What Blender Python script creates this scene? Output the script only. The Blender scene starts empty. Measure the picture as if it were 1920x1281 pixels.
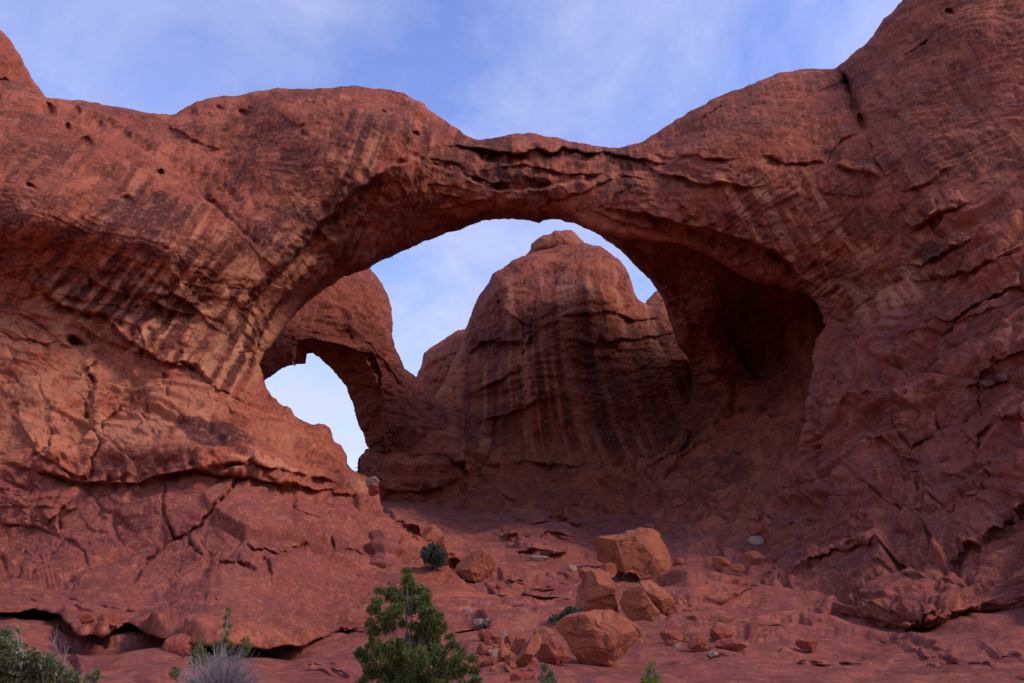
import bpy, math, random
import numpy as np
from mathutils import Vector
rng = np.random.RandomState(7)
random.seed(7)
F32 = np.float32
# ------------------------------------------------------------------ camera, world, sun, exposure
sc = bpy.context.scene
PITCH = math.radians(18.0)
FPX = 1493.0                     # focal length in pixels of the 1920 wide photograph
cam_d = bpy.data.cameras.new('camera')
cam = bpy.data.objects.new('camera', cam_d)
sc.collection.objects.link(cam)
cam_d.sensor_width = 36.0
cam_d.lens = 36.0 * FPX / 1920.0
cam_d.clip_start = 0.1
cam_d.clip_end = 20000
cam.location = (0, 0, 0)
cam.rotation_euler = (math.pi / 2 + PITCH, 0, 0)
sc.camera = cam

SUN_EL, SUN_ROT = math.radians(42), math.radians(112)
world = bpy.data.worlds.new('World')
sc.world = world
world.use_nodes = True
wn, wl = world.node_tree.nodes, world.node_tree.links
wn.clear()
def wnode(t, **k):
    n = wn.new(t)
    for a, b in k.items(): setattr(n, a, b)
    return n
w_out = wnode('ShaderNodeOutputWorld')
w_bg = wnode('ShaderNodeBackground'); w_bg.inputs['Strength'].default_value = 0.10
w_sky = wnode('ShaderNodeTexSky', sky_type='NISHITA')
w_sky.sun_disc = False
w_sky.sun_elevation = SUN_EL; w_sky.sun_rotation = SUN_ROT
w_sky.air_density = 1.0; w_sky.dust_density = 0.6; w_sky.ozone_density = 1.6
# thin wisps of high cloud, laid out by sky direction
w_tc = wnode('ShaderNodeTexCoord')
w_sep = wnode('ShaderNodeSeparateXYZ'); wl.new(w_tc.outputs['Generated'], w_sep.inputs[0])
def wmath(op, a, b=None):
    n = wnode('ShaderNodeMath', operation=op)
    for i, v in enumerate((a, b)):
        if v is None: continue
        if isinstance(v, (int, float)): n.inputs[i].default_value = v
        else: wl.new(v, n.inputs[i])
    return n.outputs[0]
zc = wmath('MAXIMUM', w_sep.outputs['Z'], 0.06)
cx_, cy_ = wmath('DIVIDE', w_sep.outputs['X'], zc), wmath('DIVIDE', w_sep.outputs['Y'], zc)
w_cmb = wnode('ShaderNodeCombineXYZ'); wl.new(cx_, w_cmb.inputs[0]); wl.new(cy_, w_cmb.inputs[1])
w_map = wnode('ShaderNodeMapping'); wl.new(w_cmb.outputs[0], w_map.inputs['Vector'])
w_map.inputs['Rotation'].default_value = (0, 0, math.radians(-28)); w_map.inputs['Scale'].default_value = (1.0, 0.55, 1)
w_map.inputs['Location'].default_value = (0.35, 0.9, 0)
w_nz = wnode('ShaderNodeTexNoise'); wl.new(w_map.outputs[0], w_nz.inputs['Vector'])
w_nz.inputs['Scale'].default_value = 1.7; w_nz.inputs['Detail'].default_value = 9; w_nz.inputs['Roughness'].default_value = 0.6
w_nz.inputs['Distortion'].default_value = 0.5
w_rp = wnode('ShaderNodeMapRange'); wl.new(w_nz.outputs[0], w_rp.inputs[0])
w_rp.inputs[1].default_value = 0.42; w_rp.inputs[2].default_value = 0.66; w_rp.inputs[3].default_value = 0.0; w_rp.inputs[4].default_value = 0.56
w_low = wnode('ShaderNodeMapRange'); wl.new(w_sep.outputs['Z'], w_low.inputs[0])
w_low.inputs[1].default_value = 0.44; w_low.inputs[2].default_value = 0.10; w_low.inputs[3].default_value = 0.0; w_low.inputs[4].default_value = 0.75
w_sum = wmath('ADD', w_rp.outputs[0], w_low.outputs[0])
w_cl = wmath('MINIMUM', w_sum, 0.92)
w_tint = wnode('ShaderNodeMix', data_type='RGBA', blend_type='MULTIPLY')
w_tint.inputs['Factor'].default_value = 1.0
wl.new(w_sky.outputs[0], w_tint.inputs['A']); w_tint.inputs['B'].default_value = (2.2, 2.02, 2.7, 1)
w_mix = wnode('ShaderNodeMix', data_type='RGBA')
wl.new(w_cl, w_mix.inputs['Factor']); wl.new(w_tint.outputs['Result'], w_mix.inputs['A'])
w_mix.inputs['B'].default_value = (6.2, 6.6, 9.0, 1)
wl.new(w_mix.outputs['Result'], w_bg.inputs['Color']); wl.new(w_bg.outputs[0], w_out.inputs[0])

sun_d = bpy.data.lights.new('sun', 'SUN')
sun_d.energy = 2.1; sun_d.angle = math.radians(14); sun_d.color = (1.0, 0.83, 0.68)
sun = bpy.data.objects.new('sun', sun_d); sc.collection.objects.link(sun)
sdir = Vector((math.sin(SUN_ROT) * math.cos(SUN_EL), math.cos(SUN_ROT) * math.cos(SUN_EL), math.sin(SUN_EL)))
sun.rotation_euler = sdir.to_track_quat('Z', 'Y').to_euler()
sc.view_settings.view_transform = 'Standard'
sc.view_settings.look = 'None'
sc.view_settings.gamma = 1
sc.view_settings.use_curve_mapping = False
sc.view_settings.exposure = 0.18
sc.cycles.max_bounces = 6
sc.cycles.diffuse_bounces = 4
sc.cycles.use_denoising = True

# ------------------------------------------------------------------ helpers: projection, noise
CP, SP = math.cos(PITCH), math.sin(PITCH)
def ray(px, py):
    u = (np.asarray(px, float) - 960.0) / FPX; v = (640.5 - np.asarray(py, float)) / FPX
    return u, CP - v * SP, SP + v * CP
def at(px, py, D):
    """pixel of the photograph + distance in metres -> world point"""
    x, y, z = ray(px, py); k = D / y
    return np.stack([x * k, y * k + 0 * x, z * k + 0 * x], -1)

_perm = rng.permutation(256); _perm = np.concatenate([_perm, _perm, _perm]).astype(np.int32)
_g = rng.normal(size=(256, 3)); _g = (_g / np.linalg.norm(_g, axis=1)[:, None] * 1.5).astype(F32)
def perlin(P):
    P = np.asarray(P, F32); I = np.floor(P).astype(np.int32); f = P - I; I &= 255
    u = f * f * f * (f * (f * 6 - 15) + 10)
    out = 0
    for dx in (0, 1):
        hx = _perm[(I[..., 0] + dx) & 255]; wx = u[..., 0] if dx else 1 - u[..., 0]
        for dy in (0, 1):
            hy = _perm[hx + ((I[..., 1] + dy) & 255)]; wy = u[..., 1] if dy else 1 - u[..., 1]
            for dz in (0, 1):
                g = _g[_perm[hy + ((I[..., 2] + dz) & 255)]]
                wz = u[..., 2] if dz else 1 - u[..., 2]
                out = out + wx * wy * wz * (g[..., 0] * (f[..., 0] - dx) + g[..., 1] * (f[..., 1] - dy) + g[..., 2] * (f[..., 2] - dz))
    return out
def fbm(P, octv=4, gain=0.5, lac=2.03, ridge=False):
    s, a, out = 1.0, 1.0, 0
    for i in range(octv):
        n = perlin(P * s + 17.3 * i)
        if ridge: n = 1 - 2.2 * np.abs(n)
        out = out + a * n; s *= lac; a *= gain
    return out
_cr = rng.rand(4096, 4).astype(F32)
def worley(P):
    """F1, F2 and a random number of the nearest cell"""
    P = np.asarray(P, F32); I = np.floor(P).astype(np.int32)
    f1 = np.full(P.shape[:-1], 9, F32); f2 = f1.copy(); cid = np.zeros(P.shape[:-1], F32)
    for dx in (-1, 0, 1):
        for dy in (-1, 0, 1):
            for dz in (-1, 0, 1):
                J = I + np.array([dx, dy, dz], np.int32)
                h = (J[..., 0] * 73856093 ^ J[..., 1] * 19349663 ^ J[..., 2] * 83492791) & 4095
                r = _cr[h]; d = np.sqrt(((J + r[..., :3] - P) ** 2).sum(-1))
                near = d < f1
                f2 = np.where(near, f1, np.minimum(f2, d)); cid = np.where(near, r[..., 3], cid); f1 = np.where(near, d, f1)
    return f1, f2, cid
_ct = (rng.rand(4096, 4) * 2 - 1).astype(F32)
def facet(P, tilt=0.9):
    """broken rock: every cell is one flat tilted face, set a little in or out; returns height and distance to the break"""
    P = np.asarray(P, F32); I = np.floor(P).astype(np.int32); f1 = np.full(P.shape[:-1], 9, F32); f2 = f1.copy(); hh = np.zeros(P.shape[:-1], F32)
    for dx in (-1, 0, 1):
        for dy in (-1, 0, 1):
            for dz in (-1, 0, 1):
                J = I + np.array([dx, dy, dz], np.int32); h = (J[..., 0] * 73856093 ^ J[..., 1] * 19349663 ^ J[..., 2] * 83492791) & 4095
                v = P - J - _cr[h][..., :3]; d = (v * v).sum(-1); t = _ct[h]; near = d < f1
                val = tilt * (v * t[..., :3]).sum(-1) + 0.35 * t[..., 3]
                f2 = np.where(near, f1, np.minimum(f2, d)); hh = np.where(near, val, hh); f1 = np.where(near, d, f1)
    return hh, np.sqrt(f2) - np.sqrt(f1)
def sstep(a, b, x):
    t = np.clip((x - a) / (b - a), 0, 1); return t * t * (3 - 2 * t)

def rough_line(pts, closed=False, amp=0.06, seed=0, levels=3):
    """midpoint displacement, so traced lines get a natural raggedness"""
    r = np.random.RandomState(abs(int(seed)) % 99991); P = [np.array(p, float) for p in pts]
    for _ in range(levels):
        Q = []
        n = len(P)
        for i in range(n if closed else n - 1):
            a, b = P[i], P[(i + 1) % n]; d = b - a
            Q += [a, (a + b) / 2 + np.array([-d[1], d[0]]) * r.normal() * amp]
        if not closed: Q.append(P[-1])
        P = Q
    return np.array(P)
def seg_dist(X, Y, pts, closed=False):
    """distance to a polyline, with side (+ = left of its direction, that is above a line drawn left to right)"""
    best = np.full(X.shape, 1e9, F32); side = np.ones(X.shape, F32); tpos = np.zeros(X.shape, F32)
    n = len(pts); m = n if closed else n - 1
    for i in range(m):
        ax, ay = pts[i]; bx, by = pts[(i + 1) % n]; dx, dy = bx - ax, by - ay; L = dx * dx + dy * dy + 1e-9
        t = np.clip(((X - ax) * dx + (Y - ay) * dy) / L, 0, 1)
        ex, ey = X - ax - t * dx, Y - ay - t * dy; d = ex * ex + ey * ey
        k = d < best
        best = np.where(k, d, best); side = np.where(k, np.where(dx * ey - dy * ex < 0, 1, -1), side); tpos = np.where(k, (i + t) / m, tpos)
    return np.sqrt(best), side, tpos
def inside(X, Y, pts):
    c = np.zeros(X.shape, bool); n = len(pts)
    for i in range(n):
        x0, y0 = pts[i]; x1, y1 = pts[(i + 1) % n]
        if y0 == y1: continue
        c ^= ((y0 > Y) != (y1 > Y)) & (X < (x1 - x0) * (Y - y0) / (y1 - y0) + x0)
    return c
def poly_sdf(X, Y, pts):
    d, _, _ = seg_dist(X, Y, pts, True); return np.where(inside(X, Y, pts), d, -d)

def rbf(ctrl, X, Y, lam=1e-3):
    """thin plate spline through (x, y, value) points"""
    c = np.array(ctrl, float); p = c[:, :2] / 500; n = len(p)
    def U(r2): return np.where(r2 > 0, 0.5 * r2 * np.log(r2 + 1e-12), 0)
    K = U(((p[:, None] - p[None]) ** 2).sum(-1)) + lam * np.eye(n)
    Pm = np.c_[np.ones(n), p]; A = np.block([[K, Pm], [Pm.T, np.zeros((3, 3))]])
    s = np.linalg.solve(A, np.r_[c[:, 2], 0, 0, 0])
    # evaluate on a coarse lattice, then bilinear
    xs = np.linspace(X.min(), X.max(), 180); ys = np.linspace(Y.min(), Y.max(), 140); gx, gy = np.meshgrid(xs / 500, ys / 500)
    out = s[n] + s[n + 1] * gx + s[n + 2] * gy
    for i in range(n): out = out + s[i] * U((gx - p[i, 0]) ** 2 + (gy - p[i, 1]) ** 2)
    return bilin(out, (X - xs[0]) / (xs[1] - xs[0]), (Y - ys[0]) / (ys[1] - ys[0]))
def bilin(img, fx, fy):
    h, w = img.shape; fx = np.clip(fx, 0, w - 1.001); fy = np.clip(fy, 0, h - 1.001)
    i, j = np.floor(fy).astype(int), np.floor(fx).astype(int); a, b = fy - i, fx - j
    return (img[i, j] * (1 - a) * (1 - b) + img[i + 1, j] * a * (1 - b) + img[i, j + 1] * (1 - a) * b + img[i + 1, j + 1] * a * b).astype(F32)

# ------------------------------------------------------------------ helpers: objects and materials
COL = sc.collection
def tag(o, label=None, cat=None, group=None, kind=None):
    if label: o['label'] = label
    if cat: o['category'] = cat
    if group: o['group'] = group
    if kind: o['kind'] = kind
    return o
def mesh_obj(name, V, Fq, mat, parent=None, attrs=None, smooth=True, origin=None):
    V = np.asarray(V, F32)
    if origin is not None: V = V - np.asarray(origin, F32)
    me = bpy.data.meshes.new(name)
    Fq = np.asarray(Fq, np.int32); k = Fq.shape[1]
    me.vertices.add(len(V)); me.vertices.foreach_set('co', V.ravel())
    me.loops.add(Fq.size); me.loops.foreach_set('vertex_index', Fq.ravel())
    me.polygons.add(len(Fq)); me.polygons.foreach_set('loop_start', np.arange(0, Fq.size, k, dtype=np.int32))
    me.update(calc_edges=True)
    if smooth: me.polygons.foreach_set('use_smooth', np.ones(len(Fq), bool))
    for an, av in (attrs or {}).items():
        a = me.attributes.new(an, 'FLOAT', 'POINT'); a.data.foreach_set('value', np.asarray(av, F32).ravel())
    if mat: me.materials.append(mat)
    me.validate()
    o = bpy.data.objects.new(name, me); COL.objects.link(o)
    if origin is not None: o.location = origin
    if parent is not None: o.parent = parent
    return o

def rock_material(name, ca, cb, pale=(0.54, 0.225, 0.115), dark=(0.07, 0.022, 0.018), scale=1.0, bump=1.0, mott=0.5):
    m = bpy.data.materials.new(name); m.use_nodes = True
    nt = m.node_tree; N, L = nt.nodes, nt.links
    bs = N['Principled BSDF']; bs.inputs['Roughness'].default_value = 0.92; bs.inputs['Specular IOR Level'].default_value = 0.15
    tc = N.new('ShaderNodeTexCoord'); geo = tc.outputs['Object']
    def noise(s, det=6, rough=0.6, dist=0.0, vec=None):
        n = N.new('ShaderNodeTexNoise'); n.inputs['Scale'].default_value = s; n.inputs['Detail'].default_value = det
        n.inputs['Roughness'].default_value = rough; n.inputs['Distortion'].default_value = dist
        L.new(vec or geo, n.inputs['Vector']); return n.outputs[0]
    def rng_(x, a, b, c=0.0, d=1.0):
        n = N.new('ShaderNodeMapRange'); L.new(x, n.inputs[0])
        for i, v in enumerate((a, b, c, d)): n.inputs[i + 1].default_value = v
        return n.outputs[0]
    def mth(op, a, b):
        n = N.new('ShaderNodeMath'); n.operation = op; n.use_clamp = False
        for i, v in enumerate((a, b)):
            if isinstance(v, (int, float)): n.inputs[i].default_value = v
            else: L.new(v, n.inputs[i])
        return n.outputs[0]
    def mix(f, a, b, bt='MIX'):
        n = N.new('ShaderNodeMix'); n.data_type = 'RGBA'; n.blend_type = bt
        for s, v in (('Factor', f), ('A', a), ('B', b)):
            if isinstance(v, (int, float)): n.inputs[s].default_value = v
            elif isinstance(v, tuple): n.inputs[s].default_value = (*v, 1)
            else: L.new(v, n.inputs[s])
        return n.outputs['Result']
    def attr(a):
        n = N.new('ShaderNodeAttribute'); n.attribute_name = a; return n.outputs['Fac']
    n1 = noise(0.16 * scale, 5, 0.6, 0.8); n2 = noise(0.9 * scale, 8, 0.68, 0.4); n3 = noise(5.0 * scale, 6, 0.7)
    c = mix(rng_(n1, 0.42, 0.56), ca, cb)
    c = mix(mth('MULTIPLY', rng_(n2, 0.47, 0.60), mott), c, tuple(0.6 * v for v in cb))
    # thin pale mineral scratches and patches
    n4 = noise(0.55 * scale, 7, 0.72, 1.3)
    c = mix(mth('MULTIPLY', rng_(n4, 0.57, 0.70), 0.55), c, tuple(0.5 * (x + y) for x, y in zip(pale, ca)))
    n5 = noise(0.33 * scale, 8, 0.75, 2.2); ab = mth('ABSOLUTE', mth('SUBTRACT', n5, 0.5), 0.0)
    c = mix(mth('MULTIPLY', rng_(ab, 0.012, 0.0), mth('MULTIPLY', rng_(n2, 0.45, 0.6), 0.7)), c, pale)
    n6 = noise(0.42 * scale, 9, 0.72, 0.6)
    c = mix(mth('MULTIPLY', rng_(n6, 0.53, 0.57), 0.55), c, tuple(0.45 * v for v in cb))
    c = mix(mth('MULTIPLY', attr('pale'), rng_(n2, 0.3, 0.5, 0.75, 1.05)), c, pale)
    c = mix(mth('MULTIPLY', attr('varnish_shade'), rng_(n3, 0.3, 0.62, 0.75, 1.0)), c, dark)
    c = mix(attr('purple'), c, (0.19, 0.055, 0.053))
    c = mix(rng_(n3, 0.42, 0.60, 0.0, 0.45), c, (0.55, 0.5, 0.5), 'MULTIPLY')
    n7 = noise(1.9 * scale, 8, 0.75, 0.8); c = mix(rng_(n7, 0.54, 0.60, 0.0, 0.45), c, tuple(0.5 * (x + y) for x, y in zip(pale, ca)))
    L.new(c, bs.inputs['Base Color'])
    vo = N.new('ShaderNodeTexVoronoi'); vo.feature = 'F1'; vo.inputs['Scale'].default_value = 1.7 * scale; vo.inputs['Randomness'].default_value = 1.0
    wv = N.new('ShaderNodeVectorMath'); wv.operation = 'ADD'; L.new(geo, wv.inputs[0]); wn_ = N.new('ShaderNodeTexNoise'); wn_.inputs['Scale'].default_value = 1.5 * scale; L.new(geo, wn_.inputs['Vector'])
    L.new(wn_.outputs['Color'], wv.inputs[1]); L.new(wv.outputs[0], vo.inputs['Vector'])
    b0 = N.new('ShaderNodeBump'); b0.inputs['Strength'].default_value = 0.5 * bump; b0.inputs['Distance'].default_value = 0.10 / scale; L.new(vo.outputs['Color'], b0.inputs['Height'])
    b1 = N.new('ShaderNodeBump'); b1.inputs['Strength'].default_value = 0.75 * bump; b1.inputs['Distance'].default_value = 0.15 / scale
    L.new(noise(2.6 * scale, 9, 0.68, 0.3), b1.inputs['Height']); L.new(b0.outputs[0], b1.inputs['Normal'])
    b2 = N.new('ShaderNodeBump'); b2.inputs['Strength'].default_value = 0.6 * bump; b2.inputs['Distance'].default_value = 0.03 / scale
    L.new(noise(11 * scale, 5, 0.7), b2.inputs['Height']); L.new(b1.outputs[0], b2.inputs['Normal'])
    L.new(b2.outputs[0], bs.inputs['Normal'])
    return m
RED = rock_material('red_sandstone', (0.42, 0.113, 0.057), (0.30, 0.072, 0.038))
DOME = rock_material('brown_sandstone', (0.38, 0.098, 0.046), (0.26, 0.060, 0.030))
FLOOR = rock_material('slickrock', (0.37, 0.100, 0.060), (0.28, 0.070, 0.044))

# ------------------------------------------------------------------ relief rocks: a traced outline with its own distance, relief and thickness
def axis(lo, hi, a, b, s):
    mid = list(np.arange(a, b + s, s)); out, st = [], s
    x = a
    while x > lo: st *= 1.12; x -= st; out.insert(0, x)
    x, st = mid[-1], s; hi_ = []
    while x < hi: st *= 1.12; x += st; hi_.append(x)
    return np.array(out + mid + hi_)

class Relief:
    def __init__(s, outline, bounds, step, seed=1, amp=0.05, focus=(-20, 1940, -20, 1300), levels=3):
        x0, x1, y0, y1 = bounds
        xs = axis(x0, x1, max(x0, focus[0]), min(x1, focus[1]), step); ys = axis(y0, y1, max(y0, focus[2]), min(y1, focus[3]), step)
        s.X, s.Y = [a.astype(F32) for a in np.meshgrid(xs, ys)]
        s.step, s.seed = step, seed
        s.poly = None if outline is None else rough_line(outline, True, amp, seed, levels)
        if s.poly is not None:
            s.d = poly_sdf(s.X, s.Y, s.poly).astype(F32)
        else: s.d = np.full(s.X.shape, 1e6, F32)
        s.f = np.zeros(s.X.shape, F32)          # traced relief, metres away from the viewer
        s.at = {k: np.zeros(s.X.shape, F32) for k in ('pale', 'varnish_shade', 'purple')}
    def win(s, pts, m):
        p = np.array(pts); a = (s.X[0] > p[:, 0].min() - m) & (s.X[0] < p[:, 0].max() + m); b = (s.Y[:, 0] > p[:, 1].min() - m) & (s.Y[:, 0] < p[:, 1].max() + m)
        if not a.any() or not b.any(): return None
        j = np.where(a)[0]; i = np.where(b)[0]; return slice(i[0], i[-1] + 1), slice(j[0], j[-1] + 1)
    def ledge(s, pts, h=0.8, up=30, lo=12, under=None, amp=0.05, mod=0.9):
        p = rough_line(pts, False, amp, len(s.poly) + int(pts[0][0]) if s.poly is not None else int(pts[0][0]), 3)
        w = s.win(p, 4 * max(up, lo))
        if w is None: return
        d, sd, t = seg_dist(s.X[w], s.Y[w], p); e = np.minimum(1, np.minimum(t, 1 - t) * 4)
        md = fbm(np.stack([s.X[w] / 26 + pts[0][0], s.Y[w] / 26, 0 * s.X[w]], -1), 2); e = e * np.clip(0.75 + mod * md, 0.05, 1.3)
        under = h * 0.45 if under is None else under; lo = lo * (0.7 + 0.4 * np.clip(md, -1, 1)); h = h * 0.85
        sg = d * sd
        k = sstep(-2.8, 2.8, sg)
        s.f[w] += e * (k * (-h) * np.exp(-(np.maximum(sg, 0) / up)) + (1 - k) * under * np.exp(-(np.maximum(-sg, 0) / lo)))
    def crack(s, pts, w=3, depth=0.8, amp=0.045, mod=0.6):
        p = rough_line(pts, False, amp, int(pts[0][0] * 3 + pts[0][1]), 4); q = s.win(p, 4 * w)
        if q is None: return
        d, sd, t = seg_dist(s.X[q], s.Y[q], p); md = fbm(np.stack([s.X[q] / 18 + pts[0][0], s.Y[q] / 18, 0 * s.X[q]], -1), 2) * mod
        e = np.minimum(1, np.minimum(t, 1 - t) * 6 + 0.1) * np.clip(0.7 + 1.1 * md, 0.05, 1.4); w_ = w * np.clip(0.55 + 0.5 * md, 0.35, 1.2)
        s.f[q] += e * depth * (0.8 * np.exp(-(d / w_) ** 1.5) - 0.25 * sd * np.exp(-d / (w * 4)) * np.minimum(1, d / w_))
    def step_up(s, pts, r, G, k=0.8, groove=0.12, amp=0.05):
        """a riser in ground seen at a low angle: above the line the rock stands upright for r pixels before it levels off again"""
        p = rough_line(pts, False, amp, int(pts[0][0]), 2); w = s.win(p, 5 * r)
        if w is None: return
        d, sd, t = seg_dist(s.X[w], s.Y[w], p); e = np.minimum(1, np.minimum(t, 1 - t) * 4); md = fbm(np.stack([s.X[w] / 40 + pts[0][0], s.Y[w] / 15, 0 * s.X[w]], -1), 3); e = e * np.clip(0.85 + 0.8 * md, 0.1, 1.4)
        sg = d * sd; u = np.maximum(sg, 0) / r; h = G[w] * r * k
        s.f[w] -= e * h * np.where(u < 1, u, (1 + 0.15 * (u - 1)) * np.exp(-(u - 1) / 1.6)) 
        s.f[w] += e * groove * np.exp(-(sg / 2.2) ** 2)
    def bulge(s, x, y, rx, ry, h, ang=0, sharp=1.0, key=None):
        q = s.win([(x - 2.3 * max(rx, ry), y - 2.3 * max(rx, ry)), (x + 2.3 * max(rx, ry), y + 2.3 * max(rx, ry))], 2)
        if q is None: return
        a = math.radians(ang); X, Y = s.X[q] - x, s.Y[q] - y
        u, v = (X * math.cos(a) + Y * math.sin(a)) / rx, (-X * math.sin(a) + Y * math.cos(a)) / ry
        g = np.exp(-((u * u + v * v) ** sharp))
        if key: s.at[key][q] = np.maximum(s.at[key][q], h * g)
        else: s.f[q] -= h * g
    def build(s, name, D, mat, disp, rim=(4.0, 90), K=None, back=8.0, bstep=9, parent=None, origin=None, nolim=False, split=None):
        st = s.step; X, Y, d = s.X.copy(), s.Y.copy(), s.d
        K = 1.0 if K is None else K
        if s.poly is not None:
            gy, gx = np.gradient(d); gx = gx / np.gradient(X, axis=1); gy = gy / np.gradient(Y, axis=0)
            n = np.sqrt(gx * gx + gy * gy) + 1e-6
            out = d < 0
            X = np.where(out, X - gx / n * d * 1.0, X); Y = np.where(out, Y - gy / n * d * 1.0, Y)
            dd = np.maximum(d, 0)
            q = np.clip(1 - dd / rim[1], 0, 1); rnd = rim[0] * K * (1 - np.sqrt(np.maximum(0, 1 - q * q)))
        else: dd = np.full(X.shape, 1e3, F32); rnd = 0
        fade = sstep(0, 18, dd)
        Db = D + rnd
        P0 = at(X, Y, Db + s.f * (0.25 + 0.75 * fade)).astype(F32)
        gyv = np.gradient(at(X, Y, Db), axis=0); gxv = np.gradient(at(X, Y, Db), axis=1)
        nr = np.cross(gxv, gyv); nr /= (np.linalg.norm(nr, axis=-1, keepdims=True) + 1e-9)
        view = P0 / (np.linalg.norm(P0, axis=-1, keepdims=True) + 1e-9)
        nr = np.where((nr * view).sum(-1, keepdims=True) > 0, -nr, nr).astype(F32)
        fz = at(X, Y, Db + s.f); lim = np.clip(3.2 * np.linalg.norm(gxv, axis=-1) / np.gradient(X, axis=1) / (np.linalg.norm(np.gradient(fz, axis=0), axis=-1) / np.gradient(s.Y, axis=0) + 1e-6), 0.12, 1)
        lim = np.minimum(lim, np.clip(4.0 * np.linalg.norm(gyv, axis=-1) / (np.linalg.norm(np.gradient(fz, axis=1), axis=-1) + 1e-6), 0.12, 1))
        if nolim: lim = np.ones_like(lim)
        for _ in range(2): lim[1:-1] = np.minimum(lim[1:-1], np.minimum(0.5 * (lim[:-2] + lim[1:-1]), 0.5 * (lim[2:] + lim[1:-1])))
        dv = disp(P0, s) * (0.22 + 0.78 * fade) * lim
        if nolim:
            for _ in range(2):
                q = np.pad(dv, ((2, 2), (1, 1)), mode='edge'); dv = sum(q[i:i + dv.shape[0], 1:-1] for i in range(5)) / 5 * 0.6 + 0.2 * (q[2:-2, :-2] + q[2:-2, 2:])
        g = np.hypot(np.gradient(dv, axis=0), np.gradient(dv, axis=1)) / (np.linalg.norm(gxv, axis=-1) + 1e-6); w_ = sstep(1.2, 3.0, g); sm = dv
        for _ in range(3):
            q = np.pad(sm, 1, mode='edge'); sm = (q[:-2, 1:-1] + q[2:, 1:-1] + q[1:-1, :-2] + q[1:-1, 2:] + 2 * sm) / 6; q = np.pad(w_, 1, mode='edge'); w_ = np.maximum(w_, 0.6 * np.maximum(np.maximum(q[:-2, 1:-1], q[2:, 1:-1]), np.maximum(q[1:-1, :-2], q[1:-1, 2:])))
        dv = dv * (1 - w_) + sm * w_
        P = P0 + nr * dv[..., None]

        H, W = X.shape; idx = np.arange(H * W).reshape(H, W)
        if s.poly is not None:
            cellmax = np.maximum.reduce([d[:-1, :-1], d[1:, :-1], d[:-1, 1:], d[1:, 1:]]); keep = cellmax > 0.02
            # drop cells whose outside corners were too far to snap
            cm = np.minimum.reduce([d[:-1, :-1], d[1:, :-1], d[:-1, 1:], d[1:, 1:]]); sp = np.maximum(np.diff(X0 := s.X, axis=1)[:-1], np.diff(s.Y, axis=0)[:, :-1])
            keep &= cm > -1.6 * sp
        else: keep = np.ones((H - 1, W - 1), bool)
        a, b, c, e = idx[:-1, :-1][keep], idx[1:, :-1][keep], idx[1:, 1:][keep], idx[:-1, 1:][keep]
        Q = np.stack([a, b, c, e], 1)
        V = P.reshape(-1, 3); AT = {k: v.ravel() for k, v in s.at.items()}; PX, PY = X.ravel(), Y.ravel()
        if not (np.isscalar(back) and back == 0) and s.poly is not None:            # the far side, coarser, closing the rock behind
            m = Relief.__new__(Relief); k = max(1, int(bstep / st))
            i = np.unique(np.r_[np.arange(0, H, k), H - 1]); j = np.unique(np.r_[np.arange(0, W, k), W - 1])
            Xc, Yc, dc, Dc = s.X[np.ix_(i, j)], s.Y[np.ix_(i, j)], d[np.ix_(i, j)], (Db + s.f * 0.25)[np.ix_(i, j)]
            gyc, gxc = np.gradient(dc); gxc = gxc / np.gradient(Xc, axis=1); gyc = gyc / np.gradient(Yc, axis=0); nn = np.sqrt(gxc ** 2 + gyc ** 2) + 1e-6
            o_ = dc < 1; Xc = np.where(o_, Xc - gxc / nn * (dc - 1), Xc); Yc = np.where(o_, Yc - gyc / nn * (dc - 1), Yc)
            bk = back if np.isscalar(back) else back[np.ix_(i, j)]
            qq = np.clip(1 - np.maximum(dc, 0) / rim[1], 0, 1)
            Pb = at(Xc, Yc, Dc + bk * np.sqrt(np.maximum(0, 1 - qq * qq)) + 0.05)
            h, w = Xc.shape; id2 = np.arange(h * w).reshape(h, w) + len(V)
            cmx = np.maximum.reduce([dc[:-1, :-1], dc[1:, :-1], dc[:-1, 1:], dc[1:, 1:]]); cmn = np.minimum.reduce([dc[:-1, :-1], dc[1:, :-1], dc[:-1, 1:], dc[1:, 1:]])
            sp2 = np.maximum(np.diff(s.X[np.ix_(i, j)], axis=1)[:-1], np.diff(s.Y[np.ix_(i, j)], axis=0)[:, :-1])
            kp = (cmx > 0.02) & (cmn > -1.7 * sp2)
            Q2 = np.stack([id2[:-1, :-1][kp], id2[:-1, 1:][kp], id2[1:, 1:][kp], id2[1:, :-1][kp]], 1)
            V = np.concatenate([V, Pb.reshape(-1, 3)]); Q = np.concatenate([Q, Q2]); PX = np.r_[PX, Xc.ravel()]; PY = np.r_[PY, Yc.ravel()]
            AT = {k2: np.concatenate([v, np.zeros(h * w, F32)]) for k2, v in AT.items()}
        if split:
            cx, cy = PX[Q].mean(1), PY[Q].mean(1); lab = np.zeros(len(Q), int)
            for n_, (_, pl) in enumerate(split):
                if pl is not None: lab[inside(cx, cy, np.array(pl, float))] = n_
            res = []
            for n_, (nm, _) in enumerate(split):
                q_ = Q[lab == n_]; used = np.unique(q_); rem = np.full(len(V), -1, np.int64); rem[used] = np.arange(len(used))
                res.append(mesh_obj(nm, V[used], rem[q_], mat, None, {k2: v[used] for k2, v in AT.items()}))
            return res
        used = np.unique(Q); rem = np.full(len(V), -1, np.int64); rem[used] = np.arange(len(used))
        V, Q = V[used], rem[Q]; AT = {k2: v[used] for k2, v in AT.items()}
        return mesh_obj(name, V, Q, mat, parent, AT, origin=origin)
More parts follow.
